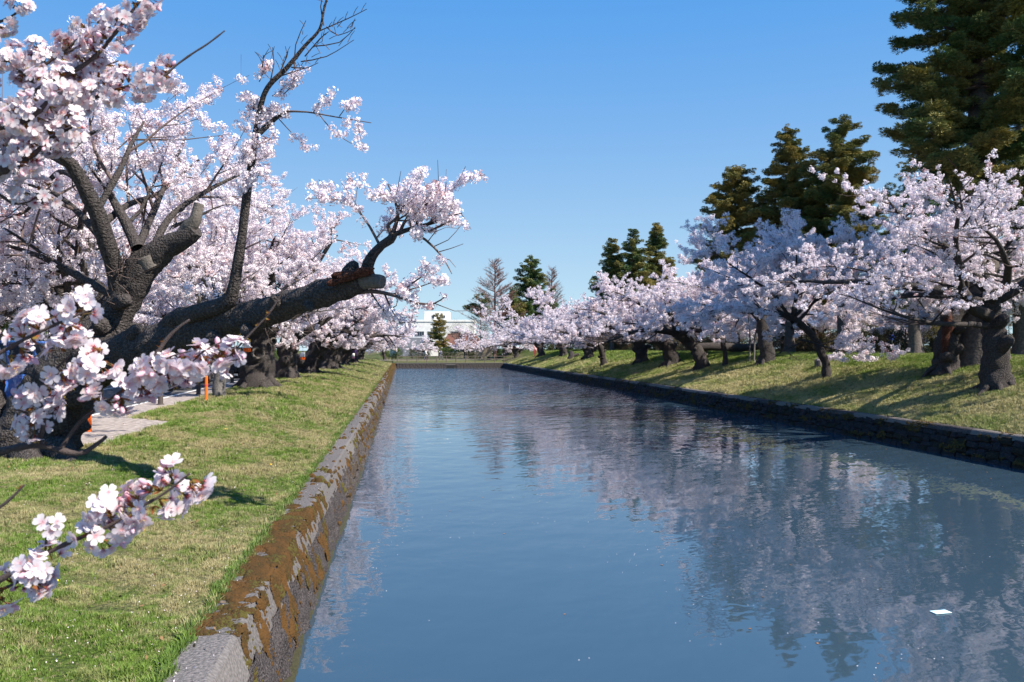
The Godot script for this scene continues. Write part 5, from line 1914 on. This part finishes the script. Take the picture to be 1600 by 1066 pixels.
func make_people() -> void:
	person("person in a bright pink top sitting behind the fallen log", on_ground(1140, 78.0), 0.4, "sitting", lin(0.75, 0.05, 0.16), lin(0.05, 0.05, 0.07))
	person("person in a blue jacket standing in the park at the right", on_ground(1393, 68.0), 2.4, "standing", lin(0.03, 0.08, 0.45), lin(0.4, 0.45, 0.42))
	person("person in dark top and white trousers beside the blue jacket", on_ground(1404, 67.0), -0.6, "walking", lin(0.05, 0.05, 0.09), lin(0.75, 0.75, 0.73))
	person("person dressed in dark grey right of the white trousers", on_ground(1416, 70.0), 0.8, "standing", lin(0.06, 0.06, 0.07), lin(0.03, 0.03, 0.05))
	person("person in a white coat walking between the cedar trunks", on_ground(1311, 70.0), 1.6, "walking", lin(0.72, 0.70, 0.68), lin(0.4, 0.38, 0.38))
	person("person in purple and black sitting under the cherries right of the cedar trunks", on_ground(1265, 76.0), 0.2, "sitting", lin(0.16, 0.05, 0.2), lin(0.03, 0.03, 0.04))
	var p := Vector3(3.6, 1.16, -135.5)
	person("person in white on the far path left of the railing's middle", p, 1.6, "walking", lin(0.78, 0.76, 0.74), lin(0.15, 0.15, 0.2))
	person("person in grey purple on the far path at the railing's middle", Vector3(6.1, 1.16, -135.4), -1.5, "walking", lin(0.25, 0.2, 0.3), lin(0.1, 0.1, 0.12))
	p = land(836, 557)
	person("person in a pale pink top by the trunks of the far right bank", p, 0.3, "standing", lin(0.7, 0.42, 0.42), lin(0.35, 0.05, 0.06))
	p = Vector3(-5.2, 0, -92.0)
	p.y = ground(p.x, p.z)
	person("person in dark purple at the far end of the left lawn", p, 0.0, "standing", lin(0.05, 0.03, 0.09), lin(0.04, 0.03, 0.06))


# ---------------------------------------------------------------- small things

func make_small_things() -> void:
	# bollards along the pavement
	var first: Node3D = null
	var names := ["short dark bollard by the blossoms at the pavement's wide end", "short dark bollard at the white line left of the orange post", "short dark bollard right behind the orange post", "short dark bollard by the black car", "short dark bollard half hidden by the big tree's trunk", "short dark bollard farthest along the pavement"]
	var spots := [[164, 632], [255, 636], [327, 617.5], [358, 600.5], [110, 664], [366, 592]]
	for k in 6:
		var p := land(spots[k][0], spots[k][1])
		p.x = clampf(p.x, -7.9, -7.3)
		p.y = road_h(p.z) + 0.016
		if first == null:
			first = thing("bollard", names[0], "bollard", p, 0.0, "bollards along the pavement")
			put("post", lathe_mesh([[0.075, -0.05], [0.075, 0.52], [0.068, 0.54], [0.0, 0.54]], 16), M.post_brown, first)
			put("cap", lathe_mesh([[0.08, 0.535], [0.084, 0.56], [0.07, 0.59], [0.0, 0.60]], 16), M.post_brown, first)
			put("foot", lathe_mesh([[0.11, -0.01], [0.11, 0.02], [0.08, 0.035]], 16), M.post_brown, first)
		else:
			copy_of(first, p, 0.3 * k, names[k])
	# orange marker posts
	var op := land(322, 628)
	var post := thing("marker_post", "orange marker post beside the slender grey cherry", "post", op, 0.0, "orange marker posts")
	put("post", lathe_mesh([[0.05, -0.1], [0.05, 0.78], [0.042, 0.82], [0.0, 0.83]], 14), M.orange, post)
	put("collar", lathe_mesh([[0.052, 0.5], [0.056, 0.51], [0.056, 0.55], [0.052, 0.56]], 14), M.red_cloth, post)
	copy_of(post, land(139, 676), 0.0, "orange marker post behind the foreground blossoms left of the trunk roots")
	# banners and lanterns among the left trees
	var p := land(424, 601)
	var bn := thing("banner", "narrow orange and blue cloth banner on a pole behind the hollow cherry", "banner", Vector3(p.x - 0.6, p.y, p.z))
	put("pole", lathe_mesh([[0.02, -0.1], [0.02, 2.1], [0.0, 2.12]], 8), M.white_wall, bn)
	for q in [["cloth", 0.55, 0.9, M.orange], ["cloth", 1.5, 0.45, M.blue_cloth]]:
		var acc := Acc.new()
		for k in 9:
			var y: float = q[1] + q[2] * k / 8.0
			var w := 0.05 * sin(y * 7.0)
			acc.add(Vector3(0.03, y, 0.0))
			acc.add(Vector3(0.38, y, w))
		for k in 8:
			acc.quad(k * 2, k * 2 + 2, k * 2 + 3, k * 2 + 1)
		put(q[0], acc.mesh(), q[3], bn)
	var lant: Node3D = null
	var ln := [["white paper lantern with orange band hanging before the hollow cherry", spot(386, 541, 34.0)], ["pink and white paper lantern beside the leaning sawn cherry", spot(459, 536, 46.0)], ["white paper lantern with orange band low behind the twin stemmed cherry", spot(473, 556, 52.0)], ["pink banded paper lantern far down the left row", spot(552, 556, 80.0)]]
	for k in 4:
		if lant == null:
			lant = thing("paper_lantern", ln[0][0], "lantern", ln[0][1], 0.0, "paper lanterns in the left row")
			lant.scale = Vector3.ONE * 0.72
			put("shade", lathe_mesh([[0.10, -0.34], [0.16, -0.32], [0.2, 0.0], [0.17, 0.3], [0.1, 0.34]], 12), M.white_paper, lant)
			put("band", lathe_mesh([[0.165, -0.335], [0.205, -0.3], [0.208, -0.12], [0.2, -0.1]], 12), M.orange, lant)
			put("lid", lathe_mesh([[0.12, 0.33], [0.13, 0.36], [0.03, 0.42], [0.0, 0.43]], 12), M.black_plastic, lant)
			put("cord", lathe_mesh([[0.008, 0.42], [0.008, 2.2], [0.0, 2.2]], 6), M.black_plastic, lant)
		else:
			var twin := copy_of(lant, ln[k][1], 0.4 * k, ln[k][0])
			if k != 2:
				(twin.get_node("band") as MeshInstance3D).set_surface_override_material(0, M.pink_paper)
		
	# stump, marker stone, fallen log on the right
	p = land(892, 560)
	var st := thing("tree_stump", "small dark stump low on the far right slope", "stump", p)
	var acc2 := Acc.new()
	tube(acc2, PackedVector3Array([Vector3(0, -0.1, 0), Vector3(0.05, 0.3, 0), Vector3(0.02, 0.75, 0)]), PackedFloat32Array([0.5, 0.34, 0.3]), 12, 0.3, 2.0)
	tube(acc2, PackedVector3Array([Vector3(0.2, 0.2, 0), Vector3(0.9, 0.5, 0.1)]), PackedFloat32Array([0.2, 0.14]), 8, 0.3, 2.0)
	put("wood", acc2.mesh(), M.bark, st)
	put("cut_face", lathe_mesh([[0.27, 0.83], [0.1, 0.86], [0.0, 0.86]], 12), M.cut_wood, st)
	p = land(1281, 573)
	var ms := thing("marker_stone", "small square grey marker stone left of the cedar trunk", "stone", p)
	put("block", box_mesh(Vector3(0.42, 0.4, 0.36), Vector3(0, 0.16, 0), 0.05, Basis(Vector3.UP, 0.3)), M.concrete, ms)
	p = land(1145, 553)
	var fl := thing("fallen_log", "long dark log lying level behind the slim straight cherry", "log", p)
	acc2 = Acc.new()
	var sm := smooth_path(PackedVector3Array([Vector3(-2.8, 0.45, 0), Vector3(-1.2, 0.5, 0.1), Vector3(0.8, 0.42, -0.1), Vector3(2.6, 0.62, 0.1)]), PackedFloat32Array([0.26, 0.3, 0.28, 0.2]), 0.2)
	tube(acc2, sm[0], sm[1], 10, 0.2, 2.0)
	put("stem", acc2.mesh(), M.bark, fl)
	for x in [-1.9, 1.5]:
		put("prop", box_mesh(Vector3(0.14, 0.5, 0.3), Vector3(x, 0.14, 0), 0.02), M.grey_wood, fl)
	# stakes beside the slim tree
	for q in [[1171, 567, "thin upright stake left of the forked cherry"], [1178, 567, "thin crooked stake next to the forked cherry"]]:
		p = land(q[0], q[1])
		var sk := Acc.new()
		tube(sk, PackedVector3Array([Vector3(0, -0.1, 0), Vector3(0.05, 1.4, 0), Vector3(-0.05 if q[0] < 1175 else 0.4, 3.0, 0)]), PackedFloat32Array([0.06, 0.05, 0.035]), 7)
		var o := put("stake", sk.mesh(), M.grey_bark)
		o.position = p
		tag(o, q[2], "stake", "stakes by the forked cherry")
	# litter, a white water bird, petals
	var sheet := box_mesh(Vector3(0.21, 0.006, 0.11), Vector3.ZERO, 0.002)
	var pp := spot(1470, 957.5, 1.0) - EYE
	var at := EYE + pp * (EYE.y / -pp.y)
	var pc := put("paper_scrap", sheet, M.pale_blue_paper)
	pc.position = Vector3(at.x, 0.008, at.z)
	pc.rotation.y = 0.1
	tag(pc, "pale blue paper scrap floating on the water at lower right", "paper")
	pp = spot(796, 603, 1.0) - EYE
	at = EYE + pp * (EYE.y / -pp.y)
	var bird := thing("water_bird", "small white bird swimming far out on the moat", "bird", Vector3(at.x, 0.0, at.z), 0.8)
	var ba := Acc.new()
	bird.scale = Vector3.ONE * 0.4
	tube(ba, PackedVector3Array([Vector3(-0.2, 0.10, 0), Vector3(-0.14, 0.08, 0), Vector3(0.0, 0.06, 0), Vector3(0.12, 0.07, 0), Vector3(0.18, 0.12, 0), Vector3(0.2, 0.2, 0), Vector3(0.21, 0.25, 0), Vector3(0.25, 0.26, 0)]), PackedFloat32Array([0.01, 0.05, 0.1, 0.085, 0.045, 0.034, 0.042, 0.02]), 12)
	put("body", ba.mesh(), M.feather, bird)
	put("bill", bar_mesh(Vector3(0.255, 0.255, 0), Vector3(0.31, 0.245, 0), 0.02, 0.012, 0.004), M.orange, bird)
	var g := RandomNumberGenerator.new()
	g.seed = 71
	var cl := Cloud.new()
	var leaf := Acc.new()
	leaf.face([Vector3(-0.6, 0, 0), Vector3(-0.2, 0.06, -0.42), Vector3(0.55, 0.1, -0.15), Vector3(0.5, 0.05, 0.25), Vector3(-0.1, 0.0, 0.4)], lin(1, 1, 1))
	for k in 5200:
		var z := -3.5 - pow(g.randf(), 2.0) * 60.0
		var x := g.randf_range(-0.92, 15.0)
		var raft := patches.get_noise_2d(x * 0.8, z * 0.35) + 0.3 * (1.0 - ramp(-0.9, 0.2, x)) + 0.25 * ramp(14.0, 15.0, x)
		if raft < 0.16 and g.randf() > 0.14:
			continue
		var w := g.randf()
		cl.put(Basis(Vector3.UP, g.randf() * TAU), g.randf_range(0.008, 0.016) if w < 0.9 else g.randf_range(0.02, 0.04), Vector3(x, 0.004, z), lin(0.75, 0.68, 0.70) if w < 0.85 else lin(0.28, 0.13, 0.05))
	scatter("floating_petals", leaf.mesh(M.debris), cl)
	# fallen petals and dry leaves on the lawn
	cl = Cloud.new()
	for k in 2600:
		var z := -4.5 - pow(g.randf(), 1.4) * 22.0
		var x := g.randf_range(-6.5, -1.3)
		var w := g.randf()
		cl.put(turns[g.randi_range(0, 96)], g.randf_range(0.008, 0.014) if w < 0.8 else g.randf_range(0.02, 0.04), Vector3(x, (ground(x, z) if x < WL_IN else 0.79) + 0.025, z), lin(0.75, 0.66, 0.68) if w < 0.72 else lin(0.20, 0.12, 0.06))
	scatter("fallen_petals", leaf.mesh(M.debris), cl)
	var dn := ["yellow dandelion low on the lawn beside the lowest blossom spray", "yellow dandelion on the lawn up by the wall", "tiny yellow dandelion near the top edge of the lawn"]
	var ds := [[88, 922], [423, 733], [352, 676]]
	var dand: Node3D = null
	for k in 3:
		p = land(ds[k][0], ds[k][1])
		if dand == null:
			dand = thing("dandelion", dn[0], "flower", p, 0.0, "dandelions on the lawn")
			put("stalk", lathe_mesh([[0.003, 0.0], [0.0025, 0.07], [0.0, 0.07]], 6), M.post_brown, dand)
			mat("yellow", lin(0.85, 0.55, 0.02), 0.7)
			put("head", lathe_mesh([[0.004, 0.068], [0.018, 0.074], [0.02, 0.082], [0.01, 0.088], [0.0, 0.086]], 12), M.yellow, dand)
		else:
			copy_of(dand, p, k, dn[k])


# ---------------------------------------------------------------- the blossom close to the camera

func flower_mesh(sd: int, open: float) -> ArrayMesh:     # one cherry flower on its stalk, facing +y, the stalk's foot at the origin
	var g := RandomNumberGenerator.new()
	g.seed = sd
	var acc := Acc.new()
	var stalk := 0.026
	var o := Vector3(0, stalk, 0)
	var green := lin(0.20, 0.14, 0.05)
	# stalk and calyx
	for k in 3:
		for e in 3:
			var th := TAU * e / 3.0
			var r: float = [0.0007, 0.0006, 0.0016][k]
			acc.addc(Vector3(cos(th) * r + 0.002 * sin(k * 1.5), stalk * [0.0, 0.65, 0.9][k], -sin(th) * r), green if k < 2 else lin(0.30, 0.07, 0.06))
	for k in 2:
		for e in 3:
			acc.quad(k * 3 + e, k * 3 + 3 + e, k * 3 + 3 + (e + 1) % 3, k * 3 + (e + 1) % 3)
	for e in 5:
		var th := TAU * (e + 0.5) / 5.0
		var d := Vector3(cos(th), 0, -sin(th))
		var sd2 := Vector3(sin(th), 0, cos(th)) * 0.0016
		acc.face([Vector3(0, stalk * 0.88, 0) - sd2, o + d * 0.0065 + Vector3(0, -0.001, 0), Vector3(0, stalk * 0.88, 0) + sd2], lin(0.34, 0.07, 0.08))
	# petals
	var rose := lin(0.74, 0.36, 0.43)
	var white := lin(0.80, 0.775, 0.795)
	var edge := lin(0.795, 0.745, 0.775)
	for e in 5:
		var th := TAU * (e + g.randf_range(-0.1, 0.1)) / 5.0
		var d := Vector3(cos(th), 0, -sin(th))
		var side := Vector3(-sin(th), 0, -cos(th))
		var l := 0.0166 * g.randf_range(0.92, 1.08)
		var tilt := open + g.randf_range(-0.07, 0.07)
		var s := acc.v.size()
		var rows := [[0.04, 0.06], [0.3, 0.22], [0.62, 0.375], [0.86, 0.34], [1.0, 0.17]]
		for k in rows.size():
			var t: float = rows[k][0]
			var hw: float = rows[k][1] * l
			var lift := t * l * tilt + t * t * l * -0.10
			var notch := 0.07 * l if k == 4 else 0.0
			var c: Color = rose.lerp(white, minf(1.0, t * 2.0)).lerp(edge, t)
			var mid := o + d * (t * l - notch) + Vector3(0, lift + 0.0008, 0)
			acc.addc(mid - side * hw - d * (0.0 if k < 4 else -notch * 0.7) + Vector3(0, hw * 0.12, 0), c)
			acc.addc(mid, c.lerp(rose, 0.08))
			acc.addc(mid + side * hw + d * (0.0 if k < 4 else notch * 0.7) + Vector3(0, hw * 0.12, 0), c)
		for k in rows.size() - 1:
			for h in 2:
				acc.quad(s + k * 3 + h + 1, s + k * 3 + 4 + h, s + k * 3 + 3 + h, s + k * 3 + h)
	# stamens
	for e in 9:
		var th := TAU * (e + g.randf_range(-0.3, 0.3)) / 9.0
		var d := Vector3(cos(th), 0, -sin(th))
		var sw := Vector3(sin(th), 0, cos(th)) * 0.0004
		var tip := o + d * g.randf_range(0.0035, 0.007) + Vector3(0, g.randf_range(0.006, 0.009), 0)
		acc.face([o - sw, tip, o + sw], lin(0.80, 0.55, 0.58))
		acc.face([tip - sw * 2.2, tip + Vector3(0, 0.0013, 0), tip + sw * 2.2, tip - Vector3(0, 0.0005, 0)], lin(0.70, 0.48, 0.10))
	return acc.mesh(M.petal)


func bud_mesh(sd: int) -> ArrayMesh:                      # a rosy closed bud on its stalk
	var acc := Acc.new()
	var prof := [[0.0007, 0.0], [0.0007, 0.017], [0.0022, 0.021], [0.0024, 0.024], [0.0042, 0.028], [0.0052, 0.033], [0.004, 0.038], [0.0012, 0.041], [0.0, 0.0412]]
	lathe(acc, prof, 7)
	for k in prof.size():
		for e in 7:
			acc.c.append(lin(0.22, 0.13, 0.05) if k < 2 else (lin(0.34, 0.06, 0.07) if k < 4 else lin(0.80, 0.28 + 0.05 * k, 0.40 + 0.045 * k)))
	return acc.mesh(M.petal)


func leaf_mesh() -> ArrayMesh:                             # bronze young leaves and bud scales where an umbel springs
	var acc := Acc.new()
	for k in 6:
		var th := TAU * k / 6.0 + 0.3 * (k % 2)
		var d := Vector3(cos(th), 0.7 + 0.5 * (k % 3), -sin(th)).normalized()
		var s := Vector3(sin(th), 0, cos(th)) * (0.0028 if k % 2 else 0.0019)
		var l := 0.014 if k % 2 else 0.009
		var c := lin(0.24, 0.09, 0.035) if k % 2 else lin(0.28, 0.20, 0.05)
		acc.face([Vector3.ZERO - s * 0.4, d * l * 0.55 - s, d * l, d * l * 0.55 + s, s * 0.4], c)
	return acc.mesh(M.petal)


func make_sprays() -> void:
	K.flowers = [flower_mesh(1, 0.30), flower_mesh(2, 0.22), flower_mesh(3, 0.42), flower_mesh(4, 0.15), flower_mesh(5, 0.6)]
	K.buds = [bud_mesh(1)]
	K.young_leaf = leaf_mesh()
	# [px, py, distance, width in pixels]; flowers from the first to the second share of the way; umbels per metre
	spray("flowering cherry branch filling the upper left corner", 700, [
		[[[-40, 196, 2.1, 13], [60, 140, 2.1, 9], [140, 95, 2.1, 6], [185, 45, 2.1, 5], [228, -12, 2.1, 3]], 0.0, 1.0, 87],
		[[[-40, 275, 2.2, 14], [60, 205, 2.18, 9], [120, 165, 2.15, 7], [190, 138, 2.12, 5], [250, 122, 2.1, 4], [275, 102, 2.1, 3.4], [300, 84, 2.1, 3], [325, 68, 2.1, 2.8], [351, 48, 2.1, 2]], 0.0, 0.80, 91],
		[[[-40, 200, 2.0, 13], [20, 195, 2.0, 11], [62, 172, 2.0, 7], [100, 120, 2.02, 4]], 0.35, 1.0, 76],
		[[[-40, 285, 2.05, 15], [0, 268, 2.05, 13], [45, 246, 2.05, 8], [86, 212, 2.05, 5], [125, 195, 2.05, 3]], 0.3, 1.0, 83],
		[[[-40, 120, 2.2, 8], [20, 90, 2.2, 6], [80, 88, 2.2, 4], [120, 75, 2.2, 3]], 0.0, 1.0, 76],
		[[[-40, 160, 2.25, 8], [30, 200, 2.25, 6], [90, 235, 2.2, 4]], 0.0, 1.0, 76],
		[[[-40, 230, 2.3, 8], [60, 175, 2.3, 6], [130, 150, 2.3, 4], [165, 118, 2.25, 3]], 0.2, 1.0, 79],
		[[[-30, 300, 2.1, 6], [0, 305, 2.1, 5], [20, 318, 2.1, 4], [48, 314, 2.1, 3], [80, 290, 2.1, 2]], 0.45, 1.0, 76],
		[[[-30, 40, 2.5, 6], [10, 30, 2.5, 4], [40, 8, 2.5, 3]], 0.0, 1.0, 64],
		[[[-20, 250, 2.1, 6], [10, 262, 2.1, 4], [40, 240, 2.08, 3]], 0.0, 1.0, 76],
		[[[-30, 230, 2.15, 6], [20, 190, 2.15, 5], [80, 150, 2.12, 4], [120, 120, 2.1, 3]], 0.0, 1.0, 80],
		[[[60, 110, 2.2, 5], [110, 70, 2.2, 4], [150, 45, 2.2, 3], [172, 20, 2.2, 2]], 0.0, 1.0, 80],
		[[[-30, 60, 2.2, 5], [30, 110, 2.2, 4], [70, 150, 2.2, 3]], 0.0, 1.0, 70],
		[[[120, 95, 2.4, 4], [150, 105, 2.4, 3], [185, 95, 2.4, 2]], 0.2, 1.0, 68],
	])
	spray("flowering cherry branch in the left foreground before the trunk, with pink buds", 701, [
		[[[-40, 712, 1.6, 12], [10, 703, 1.6, 11], [60, 696, 1.6, 10], [120, 709, 1.6, 9], [150, 695, 1.6, 7], [166, 682, 1.6, 4]], 2.0, 2.0, 0],
		[[[58, 698, 1.6, 8], [68, 660, 1.58, 7], [62, 615, 1.56, 5], [80, 585, 1.55, 4], [110, 555, 1.55, 3]], 0.2, 1.0, 76],
		[[[70, 660, 1.58, 5], [40, 645, 1.56, 4], [22, 640, 1.55, 2]], 0.1, 1.0, 65],
		[[[95, 702, 1.6, 7], [120, 665, 1.6, 6], [150, 640, 1.6, 5], [200, 605, 1.6, 4], [240, 588, 1.6, 4], [300, 573, 1.6, 3], [372, 562, 1.6, 2]], 0.32, 1.0, 82],
		[[[-40, 575, 1.5, 8], [20, 540, 1.5, 6], [70, 515, 1.5, 5], [115, 495, 1.5, 4], [148, 482, 1.5, 2]], 0.0, 1.0, 84],
		[[[120, 600, 1.55, 4], [150, 570, 1.55, 3], [160, 545, 1.55, 2]], 0.0, 1.0, 62],
		[[[195, 606, 1.6, 6], [232, 570, 1.6, 7], [262, 528, 1.6, 6], [285, 507, 1.6, 4], [296, 500, 1.6, 3]], 2.0, 2.0, 0],
		[[[330, 588, 1.6, 3], [385, 528, 1.6, 3], [420, 490, 1.6, 3], [442, 455, 1.6, 2]], 0.33, 0.4, 41],
		[[[240, 588, 1.6, 4], [262, 560, 1.58, 3], [300, 548, 1.58, 2]], 0.0, 1.0, 72],
		[[[290, 575, 1.6, 3], [320, 548, 1.6, 3], [345, 535, 1.6, 2]], 0.0, 1.0, 68],
	])
	spray("low flowering cherry branch over the lawn at lower left", 702, [
		[[[-40, 922, 1.5, 12], [0, 906, 1.5, 10], [40, 882, 1.5, 8], [90, 856, 1.5, 7], [132, 838, 1.5, 6], [170, 822, 1.5, 5], [215, 795, 1.5, 4], [255, 772, 1.5, 4], [296, 740, 1.5, 3]], 0.5, 1.0, 117],
		[[[-40, 935, 1.5, 6], [10, 918, 1.5, 5], [50, 898, 1.5, 4], [85, 885, 1.5, 2]], 0.2, 1.0, 102],
		[[[70, 868, 1.5, 4], [73, 835, 1.5, 4], [78, 808, 1.5, 3]], 0.7, 1.0, 95],
		[[[150, 832, 1.5, 4], [158, 805, 1.5, 3], [152, 772, 1.5, 2]], 0.3, 1.0, 87],
		[[[-20, 805, 1.4, 4], [10, 785, 1.4, 5], [38, 758, 1.4, 3]], 2.0, 2.0, 0],
	])


func spray(label: String, sd: int, rows: Array) -> void:
	var g := RandomNumberGenerator.new()
	g.seed = sd
	var first: Array = rows[0][0][0]
	var o := thing("cherry_branch", label, "branch", spot(first[0], first[1], first[2]), 0.0, "flowering branches close to the camera")
	var flowers := []
	for row in rows:
		var pts := PackedVector3Array()
		var rads := PackedFloat32Array()
		for r in row[0]:
			pts.append(spot(r[0], r[1], r[2]) - o.position)
			rads.append(r[3] * r[2] / FOCAL * 0.5)
		var sm := smooth_path(pts, rads, 0.012)
		var p: PackedVector3Array = sm[0]
		var r2: PackedFloat32Array = sm[1]
		for k in r2.size():                                 # nodes and ring scars
			r2[k] *= 1.0 + 0.16 * fine.get_noise_2d(k * 0.9, sd) + (0.3 if k % 7 == 0 else 0.0)
		var acc := Acc.new()
		tube(acc, p, r2, 8, 0.0)
		put("twig", acc.mesh(), M.spray_twig, o)
		var n := p.size() - 1
		var length := 0.0
		for k in n:
			length += p[k].distance_to(p[k + 1])
		var share: float = maxf(0.0, row[2] - row[1])
		var umbels := int(length * share * row[3])
		for u in umbels:
			var t: float = lerpf(row[1], row[2], (u + g.randf_range(0.1, 0.9)) / umbels)
			var f := t * n
			var a := mini(int(f), n - 1)
			var at := p[a].lerp(p[a + 1], f - a)
			var fr := frame((p[a + 1] - p[a]).normalized())
			var th := g.randf() * TAU
			var out := (fr.x * cos(th) + fr.y * sin(th)).normalized()
			var spur := at + out * g.randf_range(0.004, 0.02)
			if g.randf() < 0.75:
				var lf := put("young_leaf", K.young_leaf, M.petal, o)
				lf.transform = Transform3D(Basis(frame(out).x, out, frame(out).y * -1.0).scaled(Vector3.ONE * g.randf_range(0.8, 1.4)), spur)
			for k in g.randi_range(3, 5):
				var dir := (out * 1.1 + Vector3(g.randf_range(-1, 1), g.randf_range(-0.9, 0.7), g.randf_range(-1, 1))).normalized()
				var b := Basis(frame(dir).x, dir, frame(dir).y * -1.0).rotated(dir, g.randf() * TAU)
				flowers.append([g.randf() < 0.12, Transform3D(b.scaled(Vector3.ONE * g.randf_range(0.92, 1.12)), spur), g.randi_range(0, 4)])
		if umbels == 0:
			for u in int(length * 14.0):
				var f := g.randf_range(0.3, 1.0) * n
				var a := mini(int(f), n - 1)
				var bd := put("young_leaf", K.young_leaf, M.petal, o)
				bd.transform = Transform3D((turns[g.randi_range(0, 96)] as Basis).scaled(Vector3.ONE * 0.7), p[a])
	var rest := Acc.new()
	var cloud := Cloud.new()
	# those nearest the camera are single parts; past three hundred the rest is one part
	flowers.sort_custom(func(x, y): return (x[1].origin + o.position - EYE).length() < (y[1].origin + o.position - EYE).length())
	for k in flowers.size():
		var f: Array = flowers[k]
		if k < 300:
			var b := put("bud" if f[0] else "blossom", K.buds[0] if f[0] else K.flowers[f[2]], M.petal, o)
			b.transform = f[1]
		else:
			var tr: Transform3D = f[1]
			cloud.put(tr.basis, 1.0, tr.origin, Color.WHITE)
	if cloud.count:
		scatter("blossoms_behind", K.flowers[1], cloud, o)


# ---------------------------------------------------------------- grass

func make_grass() -> void:
	var g := RandomNumberGenerator.new()
	g.seed = 88
	var cls := [Cloud.new(), Cloud.new(), Cloud.new()]
	var sown := 0
	# left lawn: dense near the camera, coarser tufts farther off
	for band in [[4.2, 8.0, 60000, 0.05], [8.0, 13.0, 56000, 0.06], [13.0, 24.0, 46000, 0.075], [24.0, 60.0, 30000, 0.12], [60.0, 127.0, 10000, 0.16]]:
		for k in band[2]:
			var z: float = -lerpf(band[0], band[1], g.randf())
			var x := g.randf_range(-6.9, WL_IN - 0.005)
			if x < -5.3 and z < -15.0 and z > -22.0 and x < -5.3 - 1.2 * (1.0 - ramp(15.0, 16.5, -z) * (1.0 - ramp(20.6, 22.2, -z))):
				continue
			sown += 1
			var tone := grass_tone(x, z, false) * g.randf_range(0.8, 1.2)
			if g.randf() < 0.1:
				tone = lin(0.40, 0.34, 0.20)
			var lush := clampf(0.75 + patches.get_noise_2d(x * 3.0, z * 3.0 + 40.0) * 0.8, 0.45, 1.5)
			var s: float = band[3] * g.randf_range(0.6, 1.15) * lush
			(cls[k % 3] as Cloud).put(Basis(Vector3.UP, g.randf() * TAU), s, Vector3(x, ground(x, z) - 0.006, z), tone)
	for k in 5200:                             # a ragged fringe over the coping, and weeds
		var z := -4.2 - pow(g.randf(), 1.6) * 60.0
		var x := WL_IN + g.randf_range(-0.06, 0.035) + 0.05 * fine.get_noise_2d(z * 0.7, 9.0)
		var s := g.randf_range(0.05, 0.10)
		if k % 5 == 0:
			x = g.randf_range(-6.0, -1.7)
			s = g.randf_range(0.05, 0.09)
		(cls[k % 3] as Cloud).put(Basis(Vector3.UP, g.randf() * TAU), s, Vector3(x, maxf(ground(x - 0.05, z), 0.78 if x > WL_IN else 0.0) - 0.004, z), lin(0.10, 0.17, 0.035) if k % 3 else grass_tone(x, z, false))
	for k in 4200:                             # grass creeping over the pavement's edge
		var z := -14.0 - g.randf() * 34.0
		var e := -6.75 + 0.12 * (0.5 + 0.8 * fine.get_noise_2d(z * 0.4, 3.0)) + 1.25 * ramp(15.0, 16.5, -z) * (1.0 - ramp(20.6, 22.2, -z))
		var x := e + 0.16 - 0.34 * g.randf() * g.randf() + 0.16 * fine.get_noise_2d(z * 0.5, 20.0)
		(cls[k % 3] as Cloud).put(Basis(Vector3.UP, g.randf() * TAU), g.randf_range(0.05, 0.11), Vector3(x, maxf(ground(x, z), road_h(z)) + 0.008, z), grass_tone(x, z, false) * g.randf_range(0.8, 1.15))
	for k in 3:
		scatter("lawn_grass", K.tufts[k], cls[k])
	cls = [Cloud.new(), Cloud.new(), Cloud.new()]
	for band in [[16.0, 34.0, 56000, 0.10], [34.0, 60.0, 40000, 0.14], [60.0, 126.0, 24000, 0.2]]:
		for k in band[2]:
			var z: float = -lerpf(band[0], band[1], g.randf())
			var x := WR_IN + pow(g.randf(), 1.15) * 12.0
			var tone := grass_tone(x, z, true) * g.randf_range(0.8, 1.2)
			var s: float = band[3] * g.randf_range(0.5, 1.1)
			(cls[k % 3] as Cloud).put(Basis(Vector3.UP, g.randf() * TAU), s, Vector3(x, ground(x, z) - 0.01, z), tone)
	for k in 3:
		scatter("slope_grass", K.tufts[k], cls[k])
